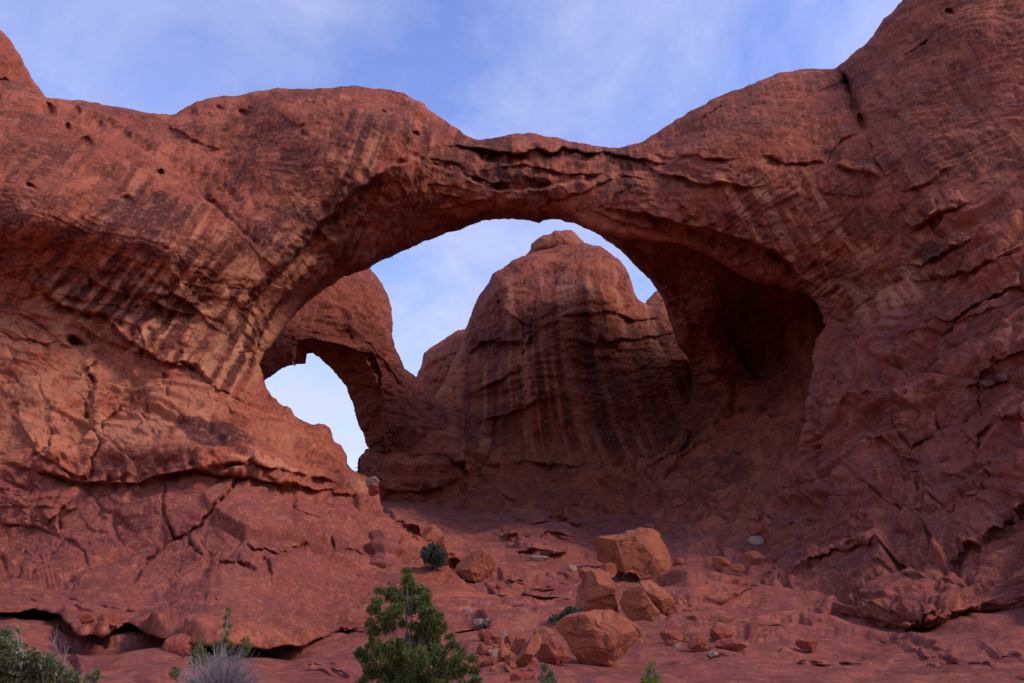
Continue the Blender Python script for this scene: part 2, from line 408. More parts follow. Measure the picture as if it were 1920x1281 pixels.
    def lic(s, dirs, scale=7.0, length=60, seed=3, pre=None):
        """streaks that run along a flow direction given at a few places: (x, y, angle in degrees, y up)"""
        x0, x1, y0, y1 = -30, 1950, -30, 1310; st = 2.5
        gx, gy = np.meshgrid(np.arange(x0, x1, st), np.arange(y0, y1, st))
        wsum = 0; ux = 0; uy = 0
        for (x, y, a) in dirs:
            w = 1 / (((gx - x) ** 2 + (gy - y) ** 2) / 1e4 + 0.2) ** 1.6; ux = ux + w * math.cos(math.radians(2 * a)); uy = uy + w * math.sin(math.radians(2 * a))
        an = 0.5 * np.arctan2(uy, ux); vx, vy = np.cos(an), -np.sin(an)
        r = np.random.RandomState(seed)
        nz = fbm(np.stack([gx / (scale * 1.7), gy / (scale * 1.7), 0 * gx + seed], -1), 4, 0.75)
        acc = nz.copy(); cnt = 1
        for sgn in (1, -1):
            cx, cy = (gx - x0) / st, (gy - y0) / st
            pvx, pvy = vx * sgn, vy * sgn
            for k in range(int(length / 3)):
                cx, cy = cx + pvx * 1.2, cy + pvy * 1.2
                nvx, nvy = bilin(vx, cx, cy), bilin(vy, cx, cy); dt = np.sign(nvx * pvx + nvy * pvy); dt[dt == 0] = 1
                pvx, pvy = nvx * dt, nvy * dt
                acc = acc + bilin(nz, cx, cy); cnt += 1
        acc /= cnt; acc /= acc.std() + 1e-9
        return bilin(acc, (s.X - x0) / st, (s.Y - y0) / st)
    def region(s, pts, soft=25):
        return sstep(-soft, soft, poly_sdf(s.X, s.Y, np.array(pts, float)))

def bed(P, dip=22, k=3.0):
    t = math.tan(math.radians(dip)); return np.stack([P[..., 0], P[..., 1], (P[..., 2] - P[..., 0] * t) * k], -1)
def warp(P, s, a):
    return P + a * np.stack([perlin(P / s + 3.1), perlin(P / s + 11.7), perlin(P / s + 29.9)], -1)

# ------------------------------------------------------------------ the front rock: left cliff, arch, right wall and the alcove behind it
FRONT = [(-700, 30), (-260, 60), (-120, 105), (0, 150), (85, 183), (140, 188), (200, 197), (270, 210), (325, 215), (350, 200), (390, 185), (450, 178), (520, 165),
    (580, 167), (640, 161), (700, 166), (750, 172), (790, 190), (830, 222), (870, 252), (888, 260), (920, 260), (960, 252), (1000, 250), (1040, 257),
    (1080, 266), (1130, 275), (1170, 276), (1200, 268), (1230, 250), (1280, 218), (1350, 180), (1400, 160), (1450, 142), (1510, 130), (1565, 129),
    (1580, 118), (1600, 100), (1640, 60), (1680, 15), (1700, -10), (1760, -80), (1850, -140), (2000, -190), (2200, -240), (2750, -260), (2750, 1220), (2200, 1190),
    (2000, 1165), (1920, 1152), (1850, 1152), (1800, 1162), (1760, 1176), (1700, 1188), (1640, 1180), (1560, 1162), (1450, 1165), (1330, 1130),
    (1268, 1068), (1285, 1040), (1310, 1012), (1350, 984), (1400, 962), (1436, 940), (1470, 890), (1496, 840), (1510, 790), (1512, 742), (1521, 698), (1530, 638), (1543, 618), (1545, 591),
    (1530, 566), (1515, 554), (1481, 540), (1450, 534), (1414, 527), (1385, 512), (1350, 490), (1320, 474), (1290, 464), (1250, 456), (1210, 450), (1165, 446), (1130, 440), (1108, 430), (1085, 421), (1050, 412), (1020, 413), (1010, 419), (990, 413), (960, 410),
    (930, 411), (880, 424), (830, 441), (780, 462), (740, 480), (700, 498), (660, 515), (612, 540), (575, 570), (545, 600), (515, 640), (495, 660),
    (487, 680), (492, 700), (498, 725), (512, 745), (540, 766), (572, 792), (584, 797), (598, 794), (614, 800), (623, 816), (626, 826), (642, 837),
    (652, 855), (653, 876), (668, 884), (688, 893), (704, 908), (714, 935), (722, 960), (760, 992), (800, 1025), (850, 1070), (900, 1112), (1000, 1122), (1060, 1138), (1000, 1165), (900, 1180), (800, 1192), (700, 1192), (640, 1178), (600, 1196), (560, 1212),
    (500, 1218), (400, 1210), (300, 1196), (240, 1168), (216, 1172), (200, 1192), (150, 1192), (112, 1152), (60, 1142), (0, 1150), (-260, 1125), (-700, 1120)]
fr = Relief(FRONT, (-710, 2760, -270, 1240), 1.9, 11, amp=0.045)
X, Y = fr.X, fr.Y
D = rbf([(-260, 1150, 28), (0, 1140, 28.5), (0, 1090, 38), (150, 1180, 26), (300, 1190, 25), (300, 1122, 34), (550, 1205, 25.5), (420, 1160, 27.5), (620, 1150, 34), (0, 900, 43), (300, 900, 43),
    (550, 900, 46), (690, 920, 51), (760, 1010, 48.5), (800, 1060, 43.5), (860, 1100, 40), (900, 1150, 34.5), (750, 1150, 34.5), (720, 1185, 30), (980, 1140, 35.5), (0, 700, 46), (250, 700, 47), (450, 720, 50), (500, 700, 54), (0, 550, 46.5), (200, 560, 47.5), (400, 600, 50),
    (0, 400, 43), (200, 430, 44), (350, 450, 46), (450, 500, 49.5), (540, 540, 54), (0, 250, 46), (150, 300, 46), (300, 350, 48.5), (0, 150, 53), (200, 220, 55),
    (330, 215, 60), (430, 300, 56), (600, 300, 53), (600, 170, 60), (750, 180, 60), (750, 300, 54), (700, 400, 56), (620, 500, 58), (560, 560, 58), (800, 420, 60),
    (900, 300, 60), (930, 400, 60), (1000, 340, 59), (1100, 330, 59), (1100, 390, 58), (1180, 390, 57), (1300, 300, 56), (1250, 240, 61), (1400, 170, 61),
    (1560, 140, 61), (1400, 300, 54), (1550, 250, 56), (1300, 420, 56), (1400, 480, 57), (1500, 530, 57), (1545, 600, 57), (1530, 700, 54.5), (1511, 780, 52),
    (1650, 200, 54), (1650, 50, 57), (1800, 50, 51), (1920, 0, 49), (1920, 200, 45), (1920, 400, 42), (1750, 350, 47), (1650, 450, 50.5), (1700, 600, 46),
    (1920, 600, 39.5), (1600, 700, 49), (1750, 800, 42), (1920, 800, 36), (1550, 850, 49), (1450, 950, 54), (1600, 950, 43), (1750, 1000, 38), (1920, 1000, 32.5),
    (1600, 1100, 38), (1450, 1100, 43), (1700, 1170, 28.5), (1920, 1140, 29), (2200, 1180, 24), (2200, 600, 34), (2200, 0, 42), (1350, 1050, 50), (1250, 1000, 60),
    (2750, 1200, 15), (2750, 600, 23), (2750, -200, 34), (-700, 500, 38), (-700, 1100, 27), (-700, 50, 44), (-260, 500, 44), (-260, 100, 50), (-260, 900, 41)], X, Y)
ALC = np.array([(1085, 424), (1120, 432), (1160, 444), (1220, 450), (1290, 466), (1350, 490), (1385, 512), (1414, 527), (1481, 537), (1515, 554), (1545, 591), (1543, 618), (1530, 638),
    (1521, 698), (1511, 742), (1508, 790), (1490, 840), (1450, 900), (1400, 960), (1300, 1020), (1150, 1030), (1100, 800), (1150, 560)], float)
da = poly_sdf(X, Y, rough_line(ALC, True, 0.05, 5, 3))
wa = np.where(Y < 760, 11, 11 + np.clip((Y - 760) / 180, 0, 1) * 45)
ma = sstep(-0.5, 1, da / wa)
# the lip curls inward: it starts a little behind the front face
ma = np.zeros_like(D)
Kf = 1 - fr.region([(1230, 1100), (1250, 1030), (1380, 930), (1440, 900), (1480, 830), (1530, 900), (1400, 1090), (1560, 1140), (1560, 1300), (640, 1300), (690, 1150), (680, 960), (730, 940), (1000, 1000)], 30) * 0.9
Kf *= 1 - 0.5 * fr.region([(-800, 1080), (660, 1130), (660, 1300), (-800, 1300)], 20)
Kf *= 1 - 0.6 * fr.region([(1080, 400), (1300, 440), (1500, 500), (1600, 600), (1560, 850), (1450, 850), (1300, 600), (1080, 440)], 25)
# --- traced relief: ledges (upper side stands out, shadow below), cracks, bulges; pixel coordinates of the photograph
LEDGES = [
 ([(0, 870), (60, 885), (110, 893), (165, 903), (240, 905), (330, 885), (370, 880), (420, 895), (500, 905), (560, 905), (640, 915), (700, 925)], 1.9, 24, 13),
 ([(0, 760), (70, 850), (120, 880), (165, 895)], 0.7, 20, 8), ([(370, 880), (450, 868), (520, 875), (600, 888), (660, 905)], 1.1, 14, 6),
 ([(560, 860), (600, 868), (650, 885), (690, 905)], 0.8, 10, 6), ([(0, 985), (60, 990), (115, 1003)], 0.9, 22, 7), ([(0, 950), (60, 955), (140, 960)], 0.4, 25, 6),
 ([(35, 965), (95, 980), (135, 960), (160, 930)], 0.6, 18, 6), ([(0, 1110), (90, 1112), (200, 1130), (330, 1128), (480, 1135), (620, 1150)], 0.5, 12, 30),
 ([(0, 495), (60, 530), (120, 575), (200, 590), (240, 640), (300, 680), (345, 690), (400, 720)], 1.2, 40, 14),
 ([(0, 590), (40, 590), (80, 610), (130, 650), (160, 655)], 0.5, 16, 9), ([(130, 590), (200, 640), (245, 655), (265, 690)], 0.8, 25, 9),
 ([(345, 690), (340, 675), (400, 740), (440, 745), (480, 770)], 0.8, 22, 9), ([(160, 500), (165, 525), (190, 540), (280, 560), (350, 590), (378, 592)], 0.8, 36, 10),
 ([(265, 560), (280, 550), (340, 560), (380, 590), (440, 640)], 0.6, 20, 8), ([(310, 690), (330, 680), (360, 680), (390, 720), (430, 745)], 0.5, 14, 6),
 ([(380, 560), (440, 560), (455, 580), (500, 600)], 0.5, 20, 8), ([(170, 470), (240, 490), (270, 500), (300, 510)], 0.5, 25, 6),
 ([(130, 200), (200, 235), (265, 280), (330, 325), (370, 360), (402, 390), (440, 430), (500, 480)], -4.6, 60, 40, -0.6, 0.04, 0.25),
 ([(300, 240), (340, 250), (385, 272), (432, 292)], 0.8, 26, 16), ([(432, 292), (418, 330), (402, 388)], -0.5, 20, 30),
 ([(540, 250), (600, 230), (640, 215), (700, 215)], 0.4, 20, 10), ([(510, 215), (560, 235), (640, 205)], 0.5, 18, 8),
 ([(690, 335), (720, 310), (780, 298), (820, 310), (860, 325), (900, 345), (940, 358), (1010, 355), (1060, 345), (1120, 335), (1190, 305)], -1.5, 34, 30),
 ([(515, 540), (560, 475), (620, 405), (690, 345), (725, 318)], 2.4, 60, 50, 1.6, 0.05, 0.3),
 ([(780, 290), (850, 300), (880, 330), (920, 345), (1000, 355)], 0.6, 26, 14), ([(830, 268), (880, 278), (920, 284), (1010, 282), (1100, 290), (1160, 297), (1220, 300), (1260, 303)], 1.6, 16, 26, 1.6),
 ([(880, 318), (960, 312), (1050, 325), (1130, 330), (1180, 310)], 0.9, 12, 9), ([(780, 405), (850, 395), (900, 375), (940, 380)], 0.5, 12, 8),
 ([(1000, 378), (1060, 372), (1120, 350), (1180, 335), (1240, 335)], 0.7, 14, 8), ([(790, 345), (850, 350), (900, 362)], 0.35, 9, 5), ([(790, 362), (850, 370), (890, 378)], 0.3, 8, 5),
 ([(1060, 300), (1140, 292), (1200, 300), (1260, 330), (1320, 345), (1400, 350), (1450, 345)], 1.0, 16, 12),
 ([(1200, 285), (1260, 292), (1330, 300), (1400, 298)], 0.8, 10, 8),
 ([(1120, 385), (1180, 398), (1240, 410), (1290, 425), (1340, 435), (1400, 452), (1450, 470), (1500, 525), (1545, 545)], 1.8, 30, 26, 1.5, 0.05, 0.5),
 ([(1100, 395), (1150, 412), (1200, 425), (1260, 440)], 0.7, 12, 7), ([(1545, 545), (1560, 580), (1565, 600)], 0.6, 15, 8),
 ([(1390, 290), (1480, 310), (1540, 305), (1550, 312)], 0.7, 20, 6), ([(1560, 315), (1610, 325), (1660, 342)], 1.1, 18, 9),
 ([(1680, 360), (1750, 345), (1790, 310)], 0.6, 20, 8), ([(1680, 440), (1730, 410), (1800, 395), (1820, 380)], 1.1, 22, 9),
 ([(1690, 500), (1740, 485), (1790, 465), (1830, 450)], 1.0, 26, 12), ([(1500, 340), (1600, 372), (1630, 370)], 0.3, 16, 6),
 ([(1690, 540), (1780, 510), (1850, 490), (1930, 455)], 0.8, 30, 8), ([(1720, 620), (1800, 580), (1900, 540), (2000, 510)], 0.9, 26, 8), ([(1750, 600), (1820, 590), (1900, 570)], 0.5, 12, 7),
 ([(1690, 640), (1740, 620), (1790, 590)], 0.5, 15, 5), ([(1800, 700), (1850, 690), (1920, 655), (2000, 640)], 1.0, 22, 12), ([(1790, 720), (1850, 720), (1920, 690)], 0.8, 16, 10),
 ([(1580, 780), (1630, 745), (1650, 740)], 0.5, 18, 6), ([(1790, 830), (1850, 800), (1930, 780)], 0.6, 30, 8),
 ([(1610, 820), (1660, 825), (1690, 850), (1720, 855)], 0.8, 30, 9), ([(1450, 985), (1520, 960), (1560, 930), (1640, 880)], 0.4, 18, 6),
 ([(1265, 1060), (1300, 1022), (1340, 990), (1390, 968), (1440, 962), (1452, 985), (1478, 975), (1490, 945)], 1.2, 14, 18),
 ([(1440, 920), (1500, 905), (1560, 895)], 0.4, 14, 5), ([(1450, 1110), (1510, 1085), (1570, 1050), (1640, 1030), (1700, 1040)], 1.1, 20, 9),
 ([(1560, 1010), (1600, 1030), (1660, 1040), (1720, 1040), (1760, 1045)], 0.6, 18, 7), ([(1740, 1045), (1800, 1010), (1860, 970), (1920, 920), (2000, 880)], 1.2, 26, 10),
 ([(1770, 970), (1800, 975), (1830, 985)], 0.5, 18, 6), ([(1600, 1080), (1680, 1060), (1800, 1080), (1920, 1070)], 0.4, 20, 8),
 ([(1560, 1150), (1640, 1165), (1700, 1180), (1770, 1160), (1820, 1145), (1870, 1160)], 0.9, 22, 12), ([(1600, 1130), (1680, 1150), (1740, 1150), (1770, 1130)], 0.6, 12, 7),
 ([(1270, 960), (1330, 930), (1400, 890), (1470, 860), (1510, 850)], 0.4, 14, 6), ([(1240, 910), (1300, 870), (1380, 840), (1450, 830), (1500, 800)], 0.4, 16, 6),
 ([(480, 740), (540, 775), (585, 805), (630, 815)], 0.5, 14, 9), ([(470, 775), (530, 800), (580, 810), (590, 850), (625, 855)], 0.5, 14, 6),
 ([(370, 735), (430, 780), (500, 790), (560, 800)], 0.3, 12, 6), ([(160, 700), (168, 690), (178, 750), (172, 790)], 0.7, 14, 8),
 ([(500, 1180), (580, 1160), (640, 1130), (720, 1130)], 0.4, 18, 8), ([(0, 1105), (60, 1120), (140, 1140), (230, 1160)], 0.4, 26, 12),
 ([(130, 1135), (200, 1150), (235, 1175)], 0.4, 16, 6),
]
for L_ in LEDGES: fr.ledge(*L_)
CRACKS = [
 ([(305, 880), (310, 960), (330, 1010), (352, 998), (400, 960), (445, 905), (470, 895)], 4, 0.9), ([(330, 1010), (290, 1045), (270, 1065), (230, 1105)], 5, 0.9),
 ([(352, 998), (365, 1030), (385, 1055), (450, 1065), (490, 1085)], 3.5, 0.7), ([(110, 1003), (115, 970), (140, 935)], 3, 0.7), ([(115, 1003), (160, 1040), (165, 1060)], 4, 0.7),
 ([(55, 1085), (90, 1050), (105, 1010)], 3, 0.6), ([(555, 905), (552, 960), (600, 972), (640, 945)], 2.5, 0.5), ([(455, 1010), (470, 1035), (520, 1040), (560, 1020), (590, 1015)], 5, 0.8),
 ([(490, 1050), (500, 1070), (510, 1095)], 5, 0.9), ([(620, 1000), (640, 1025), (690, 1040)], 3, 0.6), ([(215, 905), (215, 925), (150, 930)], 2.5, 0.3),
 ([(275, 740), (280, 760), (278, 790), (255, 770)], 3.5, 0.7), ([(165, 700), (180, 720), (165, 760), (172, 800)], 6, 1.0), ([(185, 820), (215, 780), (230, 760)], 4, 0.7),
 ([(165, 900), (170, 860), (190, 830), (172, 800)], 4, 0.8), ([(95, 800), (90, 840), (60, 855)], 4, 0.6), ([(0, 625), (30, 640), (90, 652), (110, 640)], 3, 0.5),
 ([(255, 600), (270, 640), (265, 690)], 3, 0.5), ([(300, 700), (320, 730), (316, 760)], 3, 0.5), ([(85, 555), (110, 570), (180, 600)], 3, 0.5),
 ([(1583, 140), (1592, 165), (1603, 190), (1612, 215), (1626, 256)], 13, 4.5, 0.03, 0.2), ([(1570, 128), (1583, 140), (1590, 160)], 6, 2.0, 0.03, 0.2), ([(1580, 135), (1592, 160), (1606, 200)], 4, 1.2), ([(1624, 250), (1640, 300), (1665, 340)], 2.5, 0.5),
 ([(1550, 312), (1555, 290), (1615, 255)], 3, 0.6), ([(1690, 105), (1720, 80), (1738, 68)], 3, 0.7), ([(1760, 60), (1765, 100), (1740, 130)], 3, 0.4), ([(1750, 430), (1760, 400), (1755, 370)], 3, 0.4),
 ([(1303, 238), (1330, 215), (1360, 195)], 3.5, 0.7), ([(1600, 540), (1580, 600), (1560, 600), (1545, 640)], 4, 0.5), ([(1655, 545), (1620, 570), (1590, 600)], 4, 0.7),
 ([(1675, 750), (1670, 790), (1700, 830), (1740, 810), (1738, 740)], 3, 0.7), ([(1795, 760), (1790, 800), (1820, 830), (1830, 800)], 3, 0.5), ([(1710, 860), (1720, 920), (1780, 960), (1800, 930)], 3, 0.5),
 ([(1660, 880), (1700, 870), (1790, 885), (1800, 935), (1830, 930), (1850, 870), (1840, 850)], 3, 0.5), ([(1830, 700), (1820, 760), (1850, 790)], 3, 0.5),
 ([(1300, 810), (1260, 850), (1230, 880)], 5, 0.8), ([(1545, 850), (1600, 890), (1650, 930), (1700, 950), (1740, 960)], 3, 0.5), ([(1725, 960), (1740, 1000), (1720, 1035)], 5, 0.9),
 ([(900, 415), (930, 385), (925, 360)], 3, 0.4), ([(1030, 412), (1010, 390), (1040, 370)], 3, 0.4), ([(775, 455), (772, 420), (785, 360), (787, 310)], 2.5, 0.35), ([(1140, 400), (1155, 370), (1200, 345)], 3, 0.4),
]
for c_ in CRACKS: fr.crack(*c_)
# rounded swells and the pits worn into the upper rock
for b_ in [(590, 250, 110, 70, 1.6), (760, 230, 70, 45, 1.2), (280, 300, 60, 40, 0.8, 30), (60, 420, 90, 60, 1.2), (300, 450, 90, 50, 1.0, 30), (470, 862, 230, 26, 1.6, 6), (640, 895, 60, 16, 0.9, 25), (400, 830, 90, 20, 0.9, 4), (240, 970, 120, 60, 0.7), (560, 1000, 110, 60, 0.7),
           (400, 970, 60, 60, 0.5), (70, 830, 70, 40, 0.9, 20), (230, 850, 50, 35, 0.6), (430, 1170, 190, 28, 1.0, 2), (190, 1165, 30, 22, 0.7), (170, 1178, 30, 14, 0.5), (60, 1115, 80, 20, 0.6),
           (1460, 210, 90, 50, 0.9), (1700, 220, 80, 100, 1.0), (1850, 120, 90, 80, 1.0), (1870, 480, 60, 35, 0.8, -25), (1700, 770, 34, 40, 1.0), (1860, 650, 60, 18, 0.9, -22), (1720, 1000, 40, 42, 0.9),
           (1600, 900, 60, 45, 0.6), (1850, 860, 60, 50, 0.8), (1650, 670, 80, 60, 0.6), (1700, 1120, 100, 30, 1.0, 8), (1500, 1120, 70, 24, 0.8, -10), (1800, 1000, 50, 40, 0.5), (440, 620, 60, 90, 0.7, 35),
           (270, 640, 40, 34, 0.7), (310, 665, 22, 30, 0.5), (90, 760, 60, 60, 0.5), (330, 830, 90, 22, 0.7, 4), (530, 860, 60, 24, 0.5), (600, 825, 26, 22, 0.6), (1000, 270, 60, 18, 0.6)]:
    fr.bulge(*b_)
for (x_, y_, r_, h_) in [(92, 212, 8, 0.8), (180, 238, 10, 1.0), (160, 270, 12, 0.8), (145, 215, 5, 0.5), (262, 218, 7, 0.6), (300, 325, 5, 0.6), (126, 243, 4, 0.5), (455, 210, 9, 0.9), (410, 200, 6, 0.6),
                         (355, 210, 9, 0.7), (750, 190, 12, 0.8), (785, 215, 10, 0.7), (985, 254, 6, 0.6), (720, 208, 4, 0.5), (780, 248, 5, 0.5), (468, 200, 4, 0.4), (1780, 20, 6, 0.8), (140, 640, 9, 1.1),
                         (55, 345, 6, 0.4), (238, 370, 8, 0.4), (570, 250, 6, 0.4), (655, 165, 3, 0.3)]:
    fr.bulge(x_, y_, r_ * 1.35, r_ * 0.9, -h_ * 1.7, 20, 1.6)

# --- colour: streaks that ran down the overhangs, pale bare bands, dark mineral skin, painted ledge highlights
DIRS = [(100, 300, 40), (100, 500, 45), (250, 400, 50), (300, 600, 52), (450, 450, 55), (420, 620, 58), (480, 700, 66), (600, 400, 50), (560, 500, 52), (650, 300, 68), (700, 430, 60), (800, 260, 88), (780, 380, 80),
        (950, 320, 92), (1100, 330, 95), (900, 400, 20), (1250, 330, 115), (1350, 400, 118), (1500, 430, 122), (1600, 520, 128), (1500, 250, 100), (1700, 250, 125), (1850, 300, 128), (1700, 420, 126),
        (1850, 700, 100), (1700, 700, 95), (1600, 800, 60), (300, 800, 85), (300, 1000, 80), (600, 800, 95), (1400, 600, 95), (1350, 800, 70), (1700, 1000, 60)]
st1 = fr.lic(DIRS, 11, 190, 3); st2 = fr.lic(DIRS, 24, 260, 8); st3 = fr.lic(DIRS, 5, 60, 21)
patch = fbm(np.stack([X / 60, Y / 60, 0 * X + 5], -1), 4, 0.6); st1 = st1 + 0.7 * patch; st2 = st2 + 0.5 * patch
R_over = fr.region([(-40, 400), (120, 430), (250, 330), (400, 400), (470, 460), (640, 250), (760, 260), (700, 440), (560, 560), (500, 700), (400, 740), (330, 690), (230, 590), (110, 560), (-40, 490)], 35)
R_band = fr.region([(40, 520), (200, 500), (430, 480), (520, 470), (560, 540), (500, 690), (420, 740), (260, 640), (110, 590)], 30)
R_rstr = fr.region([(1330, 330), (1560, 360), (1760, 540), (1640, 620), (1560, 560), (1430, 470), (1330, 420)], 25)
R_rup = fr.region([(1650, 150), (1960, 120), (1960, 480), (1700, 480), (1600, 330)], 50)
R_span = fr.region([(640, 200), (860, 240), (1180, 270), (1300, 310), (1180, 350), (930, 360), (700, 330)], 22)
R_up = fr.region([(-300, -300), (2300, -300), (2300, 560), (1560, 600), (1250, 420), (930, 420), (560, 560), (420, 700), (200, 560), (-300, 470)], 40)
sc1 = fr.lic(DIRS, 4, 36, 77); pk = fbm(np.stack([X / 75 + 0.3 * st1, Y / 55, 0 * X + 65], -1), 6, 0.58); pk2 = fbm(np.stack([X / 16, Y / 12, 0 * X + 95], -1), 5, 0.65)
at_p, at_v, at_u = fr.at['pale'], fr.at['varnish_shade'], fr.at['purple']
at_v += R_up * (0.05 + 0.50 * sstep(0.0, 0.10, pk) * (0.7 + 0.3 * sstep(-0.3, 0.1, pk2))) + 0.5 * sstep(0.36, 0.46, pk2) * (1 - R_up) * sstep(-0.2, 0.2, pk)
at_p += 0.4 * sstep(1.7, 2.2, sc1) * sstep(0.1, 0.5, pk2) + 0.3 * sstep(0.38, 0.5, -pk2) * sstep(-0.1, 0.3, -pk)
patch = fbm(np.stack([X / 60, Y / 60, 0 * X + 5], -1), 5, 0.65)
at_p, at_v, at_u = fr.at['pale'], fr.at['varnish_shade'], fr.at['purple']
at_p += R_over * sstep(0.5, 0.85, 0.8 * st1 + 0.4 * st2) * 0.6 + R_band * sstep(0.05, 0.35, 1.0 * st1 + 0.5 * st2 + 0.25 * st3) * 0.85
at_v += R_band * sstep(0.05, 0.4, -1.0 * st1 - 0.5 * st2) * 0.45
at_p += R_rstr * sstep(0.2, 0.5, 0.35 * st1 + 0.9 * st2) * 0.8 + R_rup * sstep(0.4, 1.5, 0.8 * st1 + 0.6 * st2) * 0.35 + R_span * sstep(0.8, 1.8, st3 + 0.4 * st1) * 0.35
at_v += R_over * (0.15 + sstep(0.2, 0.8, -0.7 * st1 - 0.5 * st2) * 0.5) + R_span * sstep(0.1, 0.7, -0.9 * st2 - 0.4 * st1) * 0.85 + R_rstr * sstep(0.5, 1.5, -st2) * 0.4
at_v += R_rup * sstep(0.7, 1.7, -st1 - 0.3 * st2) * 0.25
for (pts, w, k) in [([(735, 220), (715, 280), (690, 330), (640, 370), (590, 420), (540, 480)], 9, 0.8), ([(700, 330), (670, 380), (600, 440)], 6, 0.5), ([(480, 230), (470, 300), (420, 380)], 14, 0.35),
                    ([(0, 500), (60, 480), (130, 440), (200, 380)], 10, 0.4), ([(110, 495), (160, 450), (230, 380)], 12, 0.5), ([(880, 270), (885, 300), (880, 335)], 14, 0.8), ([(940, 280), (945, 320), (950, 350)], 9, 0.5),
                    ([(1000, 275), (1020, 300), (1150, 290), (1200, 292)], 7, 0.7), ([(430, 480), (480, 440), (530, 400)], 16, 0.35)]:
    d_, _, _ = seg_dist(X, Y, rough_line(pts, False, 0.08, 4, 3)); at_v += k * np.exp(-(d_ / w) ** 2) * sstep(-1.2, 0.8, st3 + 0.8)
for (x_, y_, rx_, ry_, a_, k_) in [(400, 815, 66, 19, 12, 0.95), (250, 860, 60, 26, -10, 0.4), (345, 800, 30, 9, -10, 0.5), (1735, 465, 34, 22, 0, 0.8), (1370, 900, 60, 30, -30, 0.75), (1330, 850, 70, 40, 0, 0.5), (1850, 710, 50, 14, -22, 0.6),
                                   (1830, 600, 40, 10, -25, 0.4), (1840, 745, 40, 20, 0, 0.5), (650, 895, 30, 10, 20, 0.5), (1290, 780, 60, 110, 10, 0.45), (1150, 350, 40, 16, 10, 0.35), (1440, 220, 60, 40, 0, 0.25),
                                   (550, 420, 70, 40, -45, 0.35), (60, 300, 90, 60, 20, 0.25), (260, 420, 70, 50, 20, 0.3)]:
    g_ = fr.at['varnish_shade'].copy() * 0; a = math.radians(a_); u, v = ((X - x_) * math.cos(a) + (Y - y_) * math.sin(a)) / rx_, (-(X - x_) * math.sin(a) + (Y - y_) * math.cos(a)) / ry_
    at_v += k_ * sstep(1.05, 0.85, np.sqrt(u * u + v * v) + 0.45 * patch + 0.3 * pk2)
at_p += fr.region([(0, 540), (120, 590), (260, 690), (420, 760), (560, 830), (400, 800), (300, 830), (200, 860), (-40, 860), (-40, 560)], 40) * sstep(-0.7, 0.3, patch) * 0.5
at_p += fr.region([(1540, 520), (1680, 500), (1700, 560), (1600, 620), (1540, 600)], 20) * sstep(-0.6, 0.6, patch) * 0.4
at_p += fr.region([(560, 470), (700, 380), (780, 400), (700, 480), (560, 560), (500, 640)], 20) * 0.25
at_v += ma * sstep(940, 780, Y) * (0.38 + 0.3 * sstep(-0.3, 0.8, patch))
at_u += fr.region([(1500, 600), (1960, 520), (1960, 1200), (1300, 1200), (1350, 1000), (1480, 900)], 60) * (0.42 + 0.4 * sstep(0.1, 0.9, patch))
at_u += fr.region([(-40, 880), (700, 900), (760, 1100), (600, 1200), (-40, 1180)], 50) * (0.46 + 0.3 * sstep(0.2, 0.9, patch))
at_u += fr.region([(1500, 100), (1960, 60), (1960, 500), (1650, 500)], 60) * sstep(-0.2, 0.8, patch) * 0.35
sc_ = fbm(np.stack([X / 26, Y / 18, 0 * X + 41], -1), 4, 0.6)
at_p += fr.region([(130, 940), (620, 930), (640, 1000), (560, 1010), (300, 1010), (150, 1020)], 25) * sstep(0.05, 0.0, np.abs(sc_)) * sstep(0.0, 0.3, pk2 + 0.3 * pk) * 0.9
for (x_, y_, rx_, ry_, a_, k_) in [(500, 862, 70, 7, 8, 0.8), (680, 905, 30, 8, 30, 0.7), (470, 560, 60, 90, 30, 0.35), (540, 500, 30, 50, 30, 0.5), (1600, 540, 60, 30, -10, 0.4), (1330, 440, 60, 8, 25, 0.4)]:  # pale spots; the thin strips on ledge and arch lip are painted highlights
    a = math.radians(a_); u, v = ((X - x_) * math.cos(a) + (Y - y_) * math.sin(a)) / rx_, (-(X - x_) * math.sin(a) + (Y - y_) * math.cos(a)) / ry_; at_p += k_ * sstep(1.1, 0.6, np.sqrt(u * u + v * v) + 0.5 * pk2)
for k_ in fr.at: fr.at[k_] = np.clip(fr.at[k_], 0, 0.95)

W_block = np.clip(fr.region([(-300, 560), (100, 560), (400, 740), (600, 800), (720, 900), (720, 1240), (-300, 1240)], 50) * 0.45
                  + fr.region([(200, 480), (500, 560), (560, 800), (300, 780), (140, 620), (0, 560), (0, 500)], 40) * 0.55
                  + fr.region([(1500, 560), (1750, 400), (2300, 330), (2300, 1240), (1300, 1200), (1240, 950), (1500, 900)], 60) * 1.1
                  + ma * 0.6 + fr.region([(1540, 620), (1620, 620), (1600, 860), (1500, 900), (1515, 700)], 20) * 0.6
                  + fr.region([(1050, 300), (1700, 300), (1760, 440), (1550, 560), (1200, 420)], 40) * 0.3, 0.12, 1.2)
W_dip = fr.region([(1400, 300), (2300, 200), (2300, 1240), (1000, 1240), (1150, 800)], 80)
W_fine = 1 - 0.6 * fr.region([(120, 930), (680, 930), (720, 1000), (900, 1120), (640, 1230), (-300, 1230), (-300, 1120), (100, 1100)], 30) - 0.4 * fr.region([(1300, 1000), (1560, 980), (1700, 1100), (1560, 1200), (1250, 1120)], 30)
